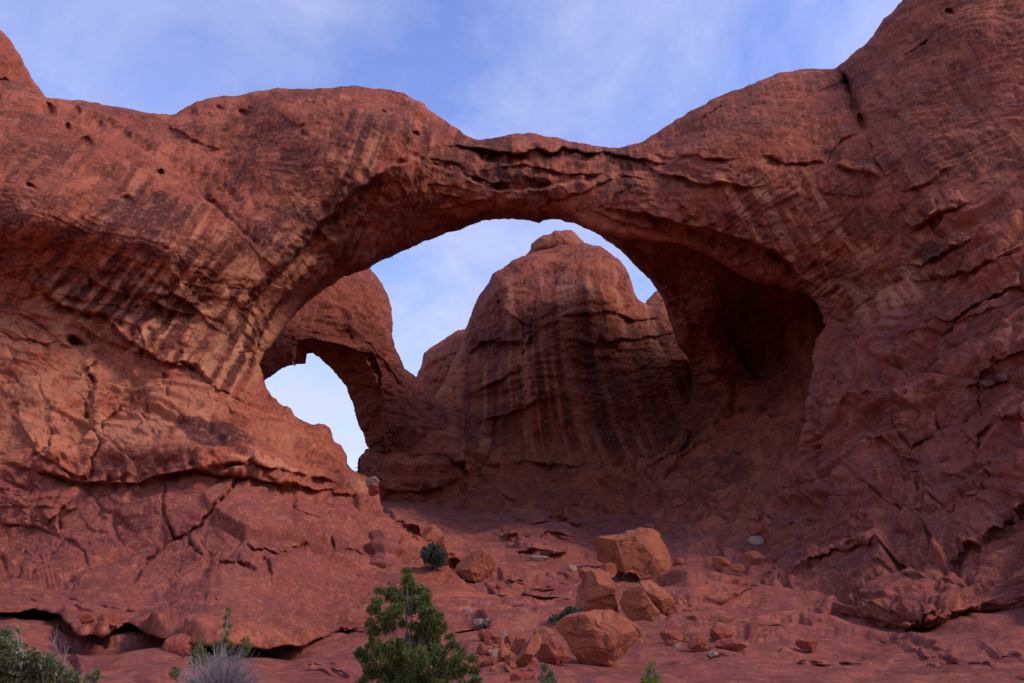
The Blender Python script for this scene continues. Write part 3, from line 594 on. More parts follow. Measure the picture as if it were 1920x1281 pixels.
def disp_front(P, s):
    Pw = warp(P, 5.0, 0.9)
    dip = np.where(W_dip[..., None] > 0.5, bed(Pw, 27, 2.0), bed(Pw, -10, 1.5))
    Wb = np.clip(W_block, 0, 1)
    o = 0.6 * fbm(P / 8.0, 3, 0.5) + 0.10 * fbm(Pw / 2.4, 3, 0.5)
    h, e = facet(dip / 4.6); crk = sstep(-0.4, 0.5, fbm(P / 3.3 + 9, 2)); o = o + W_block * 0.85 * h - W_block * crk * 0.40 * np.exp(-(e / 0.035) ** 2)
    h, e = facet(warp(dip, 1.4, 0.25) / 1.7 + 40); m2 = sstep(-0.35, 0.35, fbm(P / 4.0 + 31, 2)) * (0.25 + 0.75 * Wb)
    m2 = m2 * W_fine; o = o + m2 * (0.40 * h - 0.13 * np.exp(-(e / 0.05) ** 2))
    h, e = facet(dip * np.array([1.2, 1.2, 1.7], F32) + 80); m3 = sstep(-0.2, 0.5, fbm(P / 2.2 + 91, 2)) * (0.3 + 0.7 * Wb)
    m3 = m3 * W_fine; o = o + m3 * (0.16 * h - 0.05 * np.exp(-(e / 0.08) ** 2))
    # bedding: thin steps along the strata, wherever the face has weathered back
    zb = dip[..., 2] * 0.8 + 0.35 * fbm(P / 4.0 + 50, 3); saw = zb - np.floor(zb); o = o + (0.06 + 0.22 * W_block) * (sstep(0, 0.12, saw) - saw) * sstep(-0.3, 0.3, perlin(P / 5 + 77))
    zb = zb * 3.7 + 0.3 * perlin(P / 1.5); saw = zb - np.floor(zb); o = o + (0.02 + 0.07 * W_block) * (sstep(0, 0.15, saw) - saw) * sstep(-0.1, 0.4, perlin(P / 3 + 7))
    an = dip * np.array([0.42, 0.42, 0.75], F32)
    nt = fbm(an, 4, 0.62); o = o - W_fine * (0.05 + 0.38 * W_block) * sstep(0.26, 0.50, nt) * sstep(-0.2, 0.2, fbm(P / 3.1 + 63, 2))
    fl = fbm(Pw / 1.5 + 70, 4, 0.6); o = o + 0.06 * np.abs(fl)
    return (o + 0.022 * fbm(P / 0.4, 3, 0.6) - 0.05).astype(F32)
backw = 7 + 25 * fr.region([(1120, 300), (2300, 0), (2300, 1300), (1100, 1300)], 120) + 8 * fr.region([(-300, 100), (480, 300), (500, 1300), (-300, 1300)], 60)
LEFT_P = [(-800, -300), (322, -300), (322, 216), (360, 262), (425, 290), (398, 388), (440, 440), (520, 500), (585, 575), (640, 700), (900, 700), (900, 1300), (-800, 1300)]
RIGHT_P = [(1566, -300), (1566, 125), (1588, 150), (1624, 250), (1665, 340), (1690, 440), (1700, 500), (1640, 560), (1590, 590), (1548, 600), (1532, 640), (1521, 698), (1511, 742), (1508, 790), (1490, 840), (1450, 900), (1400, 960), (1250, 1075), (1250, 1300), (2900, 1300), (2900, -300)]
ALC_P = [tuple(p) for p in ALC[5:19]] + [(1250, 1075), (1100, 1060), (1100, 700), (1235, 540), (1200, 470)]
parts = fr.build('rock', D, RED, disp_front, rim=(4.2, 95), K=Kf, back=backw, split=[('rock_arch', None), ('cliff', LEFT_P), ('cliff', RIGHT_P)])
tag(parts[0], 'great red sandstone arch spanning the sky opening in front of the domed butte', 'rock arch')
tag(parts[1], 'streaked overhanging red cliff carrying the left foot of the big arch', 'cliff')
tag(parts[2], 'tall blocky purplish red cliff wall right of the shadowed alcove', 'cliff')

# ------------------------------------------------------------------ the domed butte behind, with the base block the small arch lands on
def disp_dome(P, s):
    Pw = warp(P, 7.0, 1.2); wb = getattr(s, 'wb', 0.4); dp = bed(Pw, 12, 2.2)
    o = 0.7 * fbm(P / 10.0, 3, 0.5) + 0.12 * fbm(Pw / 3, 3, 0.5)
    h, e = facet(dp / 6.0); o = o + (0.2 + wb) * 0.9 * h - wb * 0.45 * np.exp(-(e / 0.035) ** 2)
    h, e = facet(dp / 2.3 + 30); m = sstep(-0.3, 0.4, fbm(P / 5 + 31, 2)); o = o + m * ((0.12 + 0.5 * wb) * h - (0.05 + 0.2 * wb) * np.exp(-(e / 0.05) ** 2))
    h, e = facet(dp * 0.95 + 70); o = o + (0.05 + 0.2 * wb) * h
    zb = P[..., 2] * 0.7 + 0.08 * P[..., 0] + 0.5 * fbm(P / 6.0 + 50, 3); saw = zb - np.floor(zb); o = o + (0.015 + 0.3 * wb) * (sstep(0, 0.15, saw) - saw) * sstep(-0.4, 0.2, perlin(P / 7 + 77))
    an = bed(Pw, 10, 2.6) * np.array([0.25, 0.25, 0.5], F32); nt = fbm(an + 7, 4, 0.62); o = o - (0.10 + 0.4 * wb) * sstep(0.25, 0.5, nt)
    return (o + 0.10 * np.abs(fbm(Pw / 1.8 + 70, 4, 0.6)) + 0.05 * fbm(P / 0.6, 3, 0.6)).astype(F32)
BUTTE = [(671, 1000), (670, 900), (671, 860), (685, 843), (712, 838), (760, 840), (800, 780), (840, 700), (862, 650), (872, 618), (882, 592), (899, 552), (925, 515), (960, 490), (997, 474), (1050, 460),
    (1090, 455), (1128, 462), (1158, 484), (1180, 515), (1190, 548), (1196, 562), (1215, 572), (1242, 573), (1300, 590), (1420, 640), (1450, 900), (1350, 1100), (1000, 1130), (700, 1120)]
bu = Relief(BUTTE, (640, 1470, 420, 1150), 2.0, 21, amp=0.04)
X, Y = bu.X, bu.Y
Db = rbf([(1060, 470, 101), (960, 500, 99), (1100, 500, 96), (900, 600, 97), (880, 640, 96), (1000, 600, 92), (1100, 600, 92), (1200, 600, 95), (1280, 640, 94), (1000, 760, 90.5), (1100, 760, 90), (1000, 840, 91),
    (1150, 850, 88), (1150, 700, 92), (900, 760, 92), (870, 850, 85), (780, 860, 79), (700, 870, 77), (780, 950, 79), (900, 930, 82), (1100, 940, 80), (1000, 1000, 68), (1000, 1080, 60), (1250, 950, 76), (1300, 800, 92), (1400, 900, 86), (700, 1000, 74)], X, Y)
for L_ in [([(870, 670), (900, 640), (950, 640), (990, 645), (1010, 620)], 1.4, 30, 16), ([(915, 590), (935, 560), (970, 600), (1000, 612)], 1.0, 24, 16), ([(880, 740), (930, 720), (960, 700), (1000, 690)], 0.7, 18, 8),
           ([(1150, 590), (1190, 570), (1230, 575), (1290, 580)], 0.8, 20, 12), ([(880, 800), (950, 780), (1010, 750), (1060, 740)], 1.0, 24, 12), ([(1050, 600), (1120, 590), (1190, 600), (1260, 590)], 0.9, 26, 10),
           ([(1060, 640), (1130, 640), (1200, 635), (1280, 620)], 0.6, 18, 10), ([(830, 855), (870, 870), (880, 895)], 1.5, 22, 14), ([(690, 840), (760, 845), (830, 850), (880, 880)], 0.6, 10, 8),
           ([(780, 920), (820, 915), (870, 890), (885, 920)], 1.0, 26, 10), ([(700, 915), (740, 920), (800, 922), (860, 910)], 0.6, 14, 8), ([(880, 855), (960, 870), (1060, 868), (1190, 845)], 0.9, 40, 14),
           ([(890, 925), (940, 930), (1000, 948), (1080, 955), (1180, 940)], 0.7, 14, 9), ([(960, 985), (1020, 975), (1080, 985), (1150, 975)], 0.6, 14, 10), ([(900, 905), (1000, 900), (1100, 910)], 0.4, 12, 7), ([(880, 905), (870, 940), (835, 975)], 0.8, 14, 8)]:
    bu.ledge(L_[0], L_[1] * 1.7, *L_[2:])
for b_ in [(1110, 570, 90, 60, 1.5), (960, 560, 60, 50, 1.0), (760, 880, 70, 34, 1.2), (830, 890, 40, 20, 1.0), (1010, 800, 100, 50, 1.2), (940, 620, 26, 26, -1.4), (1040, 510, 22, 18, -0.7), (1000, 700, 30, 60, 0.8)]:
    bu.bulge(*b_)
V_ = [(900, 600, 80), (1000, 500, 90), (1000, 700, 94), (1100, 600, 96), (1250, 700, 112), (1000, 850, 98), (750, 880, 80), (1150, 850, 118), (1100, 760, 104), (950, 780, 90), (1200, 600, 100)]
b1, b2, b3 = bu.lic(V_, 10, 200, 5), bu.lic(V_, 22, 300, 6), bu.lic(V_, 5, 90, 7)
pt = fbm(np.stack([X / 50, Y / 50, 0 * X + 15], -1), 4, 0.6)
Rw = bu.region([(880, 600), (960, 520), (1160, 500), (1290, 600), (1300, 840), (1190, 850), (1000, 840), (860, 830), (850, 720)], 25)
bu.at['varnish_shade'] += Rw * (0.12 + 0.6 * sstep(0.1, 0.8, 0.5 * b1 + 0.8 * b2 + 0.4 * b3 + 0.5 * pt)) + bu.region([(1080, 600), (1300, 600), (1320, 840), (1100, 830), (1060, 700)], 40) * 0.45
bu.at['varnish_shade'] += bu.region([(880, 640), (1000, 600), (1010, 640), (900, 670)], 10) * 0.4 + bu.region([(860, 780), (960, 760), (950, 820), (870, 840)], 20) * 0.4  # shade of the left hollow painted in; the lower patch is simply darker
bu.at['pale'] += Rw * sstep(0.5, 1.0, -0.6 * b1 - 0.7 * b2) * 0.6 + bu.region([(930, 650), (1010, 620), (1060, 780), (1000, 840), (900, 830), (940, 740)], 16) * sstep(0.2, 0.7, -0.8 * b1 - 0.5 * b3) * 0.6
bu.at['pale'] += bu.region([(820, 790), (1190, 850), (1100, 880), (860, 860)], 25) * 0.2
bu.at['purple'] += 0.05 + 0.2 * sstep(0, 1, pt)
for k_ in bu.at: bu.at[k_] = np.clip(bu.at[k_], 0, 0.95)
bu.wb = 0.18 + 0.7 * bu.region([(660, 830), (900, 850), (1200, 850), (1450, 800), (1450, 1150), (650, 1150)], 40)
o = bu.build('domed_butte', Db, DOME, disp_dome, rim=(7, 110), K=1 - 0.85 * bu.region([(1290, 500), (1500, 500), (1500, 1200), (640, 1200), (640, 900), (660, 880), (700, 980), (1280, 1000)], 30), back=12)
tag(o, 'domed sandstone butte with dark vertical streaks seen through the big arch', 'butte')

# ------------------------------------------------------------------ the alcove hollowed under the right side of the big arch: ceiling, wall and sloping foot
ALCOVE = [(1060, 395), (1085, 421), (1120, 438), (1150, 459), (1180, 485), (1205, 510), (1225, 533), (1240, 555), (1250, 580), (1262, 620), (1288, 668), (1298, 700), (1290, 760), (1270, 822), (1222, 860), (1192, 848), (1196, 900), (1185, 950),
    (1200, 1000), (1240, 1060), (1300, 1130), (1450, 1150), (1600, 1050), (1640, 800), (1650, 560), (1540, 440), (1300, 380), (1150, 370)]
al = Relief(ALCOVE, (1040, 1680, 350, 1170), 2.0, 51, amp=0.035)
X, Y = al.X, al.Y
Da = rbf([(1100, 425, 62), (1160, 450, 64), (1230, 470, 67), (1180, 480, 68), (1240, 555, 80), (1290, 670, 87), (1300, 560, 78), (1300, 480, 68), (1350, 520, 71), (1345, 590, 79), (1400, 600, 84), (1450, 560, 77),
    (1500, 600, 78), (1530, 650, 76), (1450, 680, 87), (1350, 700, 88), (1290, 800, 90), (1350, 800, 86), (1420, 780, 82), (1490, 760, 76), (1230, 870, 84), (1300, 900, 78), (1400, 880, 70), (1200, 960, 74), (1300, 980, 66), (1400, 950, 59),
    (1500, 850, 62), (1500, 950, 54), (1250, 1050, 57), (1300, 1120, 47), (1600, 600, 80), (1550, 450, 68), (1300, 400, 64), (1100, 380, 62), (1600, 900, 58)], X, Y)
for L_ in [([(1340, 520), (1350, 570), (1362, 625), (1380, 660), (1400, 690)], 1.6, 30, 26), ([(1300, 690), (1340, 700), (1390, 700), (1440, 740), (1500, 740)], 1.4, 26, 16), ([(1400, 580), (1440, 640), (1470, 690)], 1.0, 30, 20),
 ([(1280, 830), (1340, 790), (1400, 760), (1460, 750)], 1.0, 20, 12), ([(1230, 900), (1290, 850), (1350, 800)], 1.4, 24, 16), ([(1160, 455), (1230, 480), (1300, 500), (1345, 520)], 0.8, 20, 12)]: al.ledge(*L_)
for L_ in [([(1340, 515), (1352, 570), (1362, 625), (1385, 665), (1410, 700), (1440, 735)], -3.0, 40, 50, None, 0.04, 0.3), ([(1210, 880), (1240, 862), (1275, 840), (1300, 810)], 1.5, 26, 12), ([(1260, 940), (1330, 900), (1400, 850), (1490, 810)], 0.9, 20, 10),
           ([(1200, 950), (1260, 960), (1330, 930), (1400, 900), (1450, 880)], 0.9, 18, 10), ([(1230, 1010), (1280, 990), (1340, 960), (1400, 935)], 0.9, 14, 9), ([(1400, 810), (1440, 800), (1480, 790)], 0.5, 12, 6), ([(1380, 840), (1420, 825), (1470, 815)], 0.5, 12, 6)]: al.ledge(*L_)
a1 = al.lic([(1200, 500, 120), (1350, 700, 60), (1300, 850, 35), (1450, 800, 60), (1450, 620, 95), (1350, 950, 35)], 12, 120, 15)
pa = fbm(np.stack([X / 50, Y / 40, 0 * X + 35], -1), 5, 0.6)
al.at['varnish_shade'] += al.region([(1300, 500), (1530, 560), (1520, 720), (1400, 720), (1330, 620)], 25) * 0.35 + 0.35 * sstep(0.3, 1.0, a1 + 0.5 * pa) * sstep(960, 860, Y)  # flat painted shade in the alcove's upper hollow, then dark mineral streaks
al.at['varnish_shade'] += al.region([(1300, 930), (1330, 860), (1420, 840), (1400, 900)], 18) * sstep(-0.3, 0.1, pa) * 0.5 + al.region([(1270, 840), (1290, 740), (1350, 740), (1320, 820)], 20) * 0.4  # a mottled dark patch, and painted shade deepening the crease by the butte
al.at['pale'] += 0.3 * sstep(0.2, 0.7, -pa) * sstep(640, 760, Y); al.at['purple'] += 0.08
for k_ in al.at: al.at[k_] = np.clip(al.at[k_], 0, 0.95)
al.wb = 0.25 + 0.6 * sstep(640, 800, Y)
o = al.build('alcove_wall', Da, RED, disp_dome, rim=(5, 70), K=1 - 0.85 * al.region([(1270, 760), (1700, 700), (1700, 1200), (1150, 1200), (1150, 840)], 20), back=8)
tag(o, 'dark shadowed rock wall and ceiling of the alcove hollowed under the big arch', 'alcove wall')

def simple_rock(name, outline, D0, label, cat, mat=DOME, rim=(4, 45), step=2.2, slope=0.0, back=8, wb=0.3, feats=(), pale=0.0, amp=0.04):
    p = np.array(outline); r = Relief(outline, (p[:, 0].min() - 8, p[:, 0].max() + 8, p[:, 1].min() - 8, p[:, 1].max() + 8), step, int(p[0, 0]), amp=amp, focus=(-300, 2200, -300, 1400))
    r.wb = wb
    for k, a in feats: getattr(r, k)(*a)
    r.at['pale'] += pale; r.at['purple'] += 0.1
    DD = (D0 + (r.Y - p[:, 1].mean()) * slope).astype(F32)
    o = r.build(name, DD, mat, disp_dome, rim=rim, back=back)
    return tag(o, label, cat)
simple_rock('cap_rock', [(985, 480), (994, 470), (997, 456), (1018, 441), (1040, 432), (1070, 431), (1084, 444), (1099, 458), (1105, 480)], 112, 'small rounded rock knob capping the domed butte', 'rock knob', pale=0.15, rim=(4, 30))
simple_rock('rock_dome', [(1200, 600), (1205, 580), (1213, 562), (1226, 548), (1242, 540), (1300, 530), (1330, 620)], 125, 'small orange rock dome peeking between the domed butte and the arch underside', 'rock dome', pale=0.15)
simple_rock('rock_dome', [(760, 800), (772, 740), (783, 700), (792, 678), (795, 662), (808, 652), (840, 631), (868, 619), (900, 610), (950, 700), (950, 850), (800, 850)], 108,
    'rounded pale brown rock dome left of the domed butte, above the small arch foot', 'rock dome', rim=(9, 70), pale=0.12,
    feats=[('ledge', ([(785, 690), (820, 668), (870, 655)], 0.9, 14, 8)), ('ledge', ([(780, 720), (830, 712), (870, 720)], 0.5, 14, 8)), ('bulge', (807, 692, 4, 3, -0.8)), ('bulge', (826, 690, 5, 3, -0.8)), ('bulge', (840, 686, 4, 3, -0.6))])
simple_rock('rock_dome', [(-200, -10), (-90, 10), (-30, 40), (0, 57), (22, 78), (42, 110), (58, 145), (80, 175), (95, 200), (60, 260), (-200, 260)], 72,
    'rounded rock dome rising above the cliff at the left edge', 'rock dome', mat=RED, rim=(8, 80), feats=[('ledge', ([(-40, 125), (0, 145), (24, 158)], 0.9, 16, 8)), ('bulge', (48, 160, 5, 4, -0.8)), ('bulge', (64, 174, 4, 3, -0.6))])

# ------------------------------------------------------------------ the smaller arch behind, left
BACK = [(430, 540), (520, 470), (600, 440), (660, 470), (692, 498), (714, 528), (729, 560), (737, 600), (740, 650), (758, 690), (783, 708), (808, 740), (840, 768), (880, 790), (905, 835), (895, 890), (800, 870), (720, 852),
    (700, 846), (689, 838), (681, 812), (668, 782), (656, 745), (641, 712), (622, 692), (601, 673), (580, 655), (577, 663), (573, 683), (545, 686), (530, 690), (512, 704), (494, 715), (460, 740), (420, 700)]
ba = Relief(BACK, (420, 920, 430, 900), 1.9, 31, amp=0.035)
X, Y = ba.X, ba.Y
Dk = rbf([(500, 620, 70), (560, 640, 71.5), (650, 560, 80), (720, 560, 86), (700, 650, 80), (620, 640, 76), (800, 760, 87), (740, 800, 82), (690, 830, 80), (860, 840, 86), (450, 600, 70), (640, 480, 84)], X, Y)
un = ba.region([(560, 640), (590, 640), (640, 650), (700, 668), (712, 700), (714, 760), (724, 830), (690, 850), (600, 760), (550, 680)], 3)
edge = np.clip((60 - np.maximum(ba.d, 0)) / 60, 0, 1); Dk = Dk + un * (0.8 + 5.0 * edge)
for L_ in [([(590, 640), (640, 650), (700, 668)], 0.8, 20, 6), ([(575, 660), (560, 640), (545, 620)], -0.5, 10, 8), ([(620, 610), (680, 640), (740, 700), (780, 760)], 0.6, 16, 10)]: ba.ledge(*L_)
for c_ in [([(700, 520), (680, 580), (700, 640), (720, 700)], 6, 0.6), ([(640, 600), (600, 590), (560, 600)], 4, 0.5), ([(724, 830), (715, 760), (712, 700)], 4, 0.6)]: ba.crack(*c_)
k1 = ba.lic([(600, 600, 80), (700, 600, 120), (650, 740, 110), (780, 780, 80)], 6, 100, 9)
ba.at['varnish_shade'] += np.clip((1 - un) * ba.region([(480, 560), (600, 560), (740, 640), (900, 800), (880, 860), (720, 850), (700, 660), (480, 660)], 15) * (0.35 + 0.4 * sstep(-0.3, 1.2, k1)), 0, 0.9)
ba.at['purple'] += 0.3 * (1 - un); ba.at['pale'] += un * 0.12
ba.wb = 0.25
o = ba.build('rock_arch', Dk, DOME, disp_dome, rim=(3.5, 60), K=1 - 0.8 * un, back=6)
tag(o, 'smaller dark rock arch behind the big arch, framing the white window of sky', 'rock arch')

# ------------------------------------------------------------------ ground: stepped slickrock running up into the alcove
gy = np.r_[np.arange(905, 1300, 0.95), 1300 + np.cumsum(2.0 * 1.09 ** np.arange(46))]
gr = Relief(None, (-700, 2620, 905, 1290), 2.1, 41, focus=(-20, 1940, 0, 1300))
xs = gr.X[0]; gr.X, gr.Y = [a.astype(F32) for a in np.meshgrid(xs, gy)]
gr.d = np.full(gr.X.shape, 1e6, F32); gr.f = np.zeros(gr.X.shape, F32); gr.at = {k: np.zeros(gr.X.shape, F32) for k in gr.at}
X, Y = gr.X, gr.Y
Yc = np.minimum(Y, 1300)
Dg = rbf([(-600, 1300, 16), (0, 1300, 16), (500, 1300, 16), (1000, 1300, 16), (1500, 1300, 15.5), (1920, 1300, 15), (2500, 1300, 14), (0, 1240, 20.5), (1000, 1240, 22), (1920, 1240, 19),
    (0, 1180, 31), (200, 1205, 30), (400, 1212, 31), (550, 1218, 30), (300, 1240, 22), (700, 1200, 30), (1000, 1200, 29), (1400, 1200, 28), (1920, 1200, 24), (0, 1160, 34), (300, 1170, 36), (700, 1160, 36), (1000, 1150, 36), (1400, 1160, 36), (1700, 1170, 34), (1920, 1150, 32),
    (0, 1100, 46), (400, 1100, 46), (700, 1100, 43), (850, 1100, 43), (1000, 1100, 43), (1200, 1100, 44), (1400, 1100, 43), (1900, 1100, 40), (780, 1050, 48), (1000, 1050, 50), (1250, 1050, 50), (1400, 1040, 49), (720, 980, 54), (1000, 1000, 62),
    (1300, 1000, 60), (1000, 950, 84), (700, 905, 110), (1200, 940, 88), (1400, 950, 75), (1000, 905, 110), (1250, 905, 110), (-600, 1200, 24), (2500, 1200, 20), (-600, 1000, 60), (2500, 1000, 50), (1900, 1000, 60), (0, 1000, 60)], X, Yc)
G_ = np.maximum(0.02, -np.gradient(Dg, axis=0) / np.gradient(Y, axis=0))
for L_ in [([(720, 985), (800, 1030), (860, 1075), (930, 1120), (1000, 1128), (1100, 1130)], 0.5, 10, 7), ([(760, 1060), (830, 1100), (880, 1118), (960, 1120), (1080, 1128)], 0.45, 8, 5), ([(700, 940), (740, 985), (800, 1020), (850, 1070), (900, 1085)], 0.6, 12, 7),
           ([(860, 1118), (940, 1125), (1020, 1124), (1085, 1133)], 0.4, 6, 4), ([(930, 1090), (960, 1110), (1010, 1105), (1085, 1108)], 0.5, 14, 6), ([(940, 1050), (1010, 1045), (1080, 1060)], 0.5, 14, 6),
           ([(900, 1010), (960, 1018), (1030, 1012), (1110, 1030)], 0.5, 12, 7), ([(880, 985), (960, 990), (1050, 985), (1120, 1000)], 0.5, 12, 7),
           ([(1290, 1148), (1360, 1140), (1420, 1120), (1445, 1110), (1500, 1085), (1560, 1060)], 0.9, 18, 8), ([(1240, 1160), (1300, 1175), (1400, 1172), (1490, 1160), (1560, 1150)], 0.7, 7, 8),
           ([(1330, 1190), (1420, 1185), (1500, 1178), (1600, 1190)], 0.35, 8, 5), ([(1380, 1210), (1440, 1195), (1520, 1188)], 0.4, 8, 6), ([(1240, 1262), (1330, 1245), (1420, 1258), (1480, 1240)], 0.35, 10, 6),
           ([(1480, 1245), (1500, 1260), (1620, 1262), (1700, 1235)], 0.35, 12, 6), ([(1660, 1195), (1700, 1215), (1740, 1240), (1780, 1236), (1830, 1255)], 0.4, 12, 5), ([(1830, 1215), (1880, 1238), (1930, 1242)], 0.4, 12, 5),
           ([(1720, 1275), (1800, 1262), (1900, 1268)], 0.3, 10, 5), ([(880, 1160), (910, 1180), (900, 1190)], 0.4, 12, 8), ([(600, 1200), (700, 1195), (780, 1190), (880, 1188)], 0.4, 14, 8), ([(540, 1262), (620, 1270), (690, 1262)], 0.3, 14, 6),
           ([(60, 1250), (130, 1242), (170, 1262)], 0.25, 10, 6), ([(0, 1290), (80, 1284), (200, 1290)], 0.2, 10, 6), ([(700, 1230), (800, 1228), (900, 1240)], 0.25, 10, 6), ([(860, 1240), (940, 1236), (1060, 1245)], 0.25, 9, 6)]:
    ym = sum(p[1] for p in L_[0]) / len(L_[0]); gr.step_up(L_[0], L_[2] * 0.8, G_, *((1.15, 0.4) if 970 < ym < 1136 else (0.8, 0.12)))
for b_ in [(1010, 1075, 60, 18, 0.6), (1320, 1185, 80, 20, 0.7, -8), (1400, 1150, 120, 20, 0.7, -6), (960, 1150, 120, 14, 0.3), (1150, 1262, 160, 12, 0.3), (1560, 1235, 120, 14, 0.3)]: gr.bulge(*b_)
gr.wb = 1.0
pg = fbm(np.stack([X / 90, Y / 30, 0 * X + 25], -1), 4, 0.6)
gr.at['purple'] += 0.30 + 0.35 * sstep(-0.2, 0.9, pg); gr.at['pale'] += 0.25 * sstep(0.2, 1.0, -pg); gr.at['varnish_shade'] += 0.12 * sstep(0.5, 1.2, pg)
for k_ in gr.at: gr.at[k_] = np.clip(gr.at[k_], 0, 0.9)
# below the frame the ground runs on level towards and past the camera
_, ry_, rz_ = ray(X, Y); slope = rz_ / ry_
Zf = slope * Dg; flat = -1.62; ext = sstep(1270, 1300, Y)
Dflat = flat / np.minimum(slope, -0.05)
Dg = np.where(Y > 1270, Dg * (1 - ext) + Dflat * ext, Dg).astype(F32)
near = sstep(1500, 1290, Y)
def disp_ground(P, s):
    Pw = warp(P, 4.0, 0.8); far = sstep(22, 34, P[..., 1]); sc_ = near * (0.3 + 0.7 * far)
    o = near * 0.22 * fbm(P / 5.0, 3, 0.5) + 0.06 * fbm(Pw / 1.6, 3, 0.5)
    dp = Pw * np.array([0.30, 0.38, 1.3], F32); h, e = facet(dp, 0.6); o = o + sc_ * (0.55 * h - 0.12 * np.exp(-(e / 0.05) ** 2))
    h, e = facet(dp * 2.7 + 9, 0.6); m = sstep(-0.3, 0.3, fbm(P / 4 + 3, 2)); o = o + sc_ * m * 0.12 * h
    zb = P[..., 2] * 1.0 + P[..., 0] * 0.03 + 0.5 * fbm(P / 7.0 + 50, 3); saw = zb - np.floor(zb); o = o + near * (0.08 + 0.92 * far) * 0.62 * (sstep(0, 0.3, saw) - saw) * (0.35 + 0.65 * sstep(-0.4, 0.2, perlin(P / 6 + 7)))
    return (o + near * 0.04 * np.abs(fbm(Pw / 1.6, 2, 0.5)) + 0.02 * fbm(P / 1.1, 2, 0.5)).astype(F32)
slick = gr.build('ground', Dg, FLOOR, disp_ground, nolim=True)
tag(slick, kind='structure')
GX, GY, GD = gr.X[0], gr.Y[:, 0], (Dg + gr.f)
def ground_D(px, py):
    i = int(np.clip(np.searchsorted(GY, py), 0, len(GY) - 1)); j = int(np.clip(np.searchsorted(GX, px), 0, len(GX) - 1)); return float(GD[i, j])
# plain ground around and behind, out to the horizon
n = 96; rr = np.r_[0.0, np.geomspace(4, 9000, 30)]
V, Q = [], []
for i, r in enumerate(rr):
    for k in range(n):
        a = 2 * math.pi * k / n; V.append((r * math.cos(a), r * math.sin(a), -2.1 - 0.35 * math.sin(a * 3 + r) * min(1, r / 40)))
for i in range(len(rr) - 1):
    for k in range(n): Q.append((i * n + k, (i + 1) * n + k, (i + 1) * n + (k + 1) % n, i * n + (k + 1) % n))
tag(mesh_obj('ground_plain', V, Q, FLOOR), kind='structure')

# ------------------------------------------------------------------ fallen boulders and stones
BOULD = rock_material('boulder_sandstone', (0.37, 0.112, 0.056), (0.28, 0.076, 0.040), scale=2.2, bump=0.8, mott=0.3)
REDB = rock_material('red_boulder_sandstone', (0.32, 0.080, 0.048), (0.23, 0.056, 0.036), scale=2.5, bump=0.8, mott=0.4)
PALE = rock_material('bleached_sandstone', (0.33, 0.21, 0.16), (0.25, 0.145, 0.11), pale=(0.42, 0.32, 0.26), scale=4, bump=0.7, mott=0.4)
def ico(sub):
    t = (1 + 5 ** .5) / 2
    v = [(-1, t, 0), (1, t, 0), (-1, -t, 0), (1, -t, 0), (0, -1, t), (0, 1, t), (0, -1, -t), (0, 1, -t), (t, 0, -1), (t, 0, 1), (-t, 0, -1), (-t, 0, 1)]
    f = [(0, 11, 5), (0, 5, 1), (0, 1, 7), (0, 7, 10), (0, 10, 11), (1, 5, 9), (5, 11, 4), (11, 10, 2), (10, 7, 6), (7, 1, 8), (3, 9, 4), (3, 4, 2), (3, 2, 6), (3, 6, 8), (3, 8, 9), (4, 9, 5), (2, 4, 11), (6, 2, 10), (8, 6, 7), (9, 8, 1)]
    v = [np.array(p, float) / np.linalg.norm(p) for p in v]
    for _ in range(sub):
        c, nf = {}, []
        def mid(a, b):
            k = (min(a, b), max(a, b))
            if k not in c: m = v[a] + v[b]; v.append(m / np.linalg.norm(m)); c[k] = len(v) - 1
            return c[k]
        for a, b, d in f: x, y, z = mid(a, b), mid(b, d), mid(d, a); nf += [(a, x, z), (b, y, x), (d, z, y), (x, y, z)]
        f = nf
    return np.array(v), np.array(f)
ICO = {k: ico(k) for k in (3, 4, 5)}
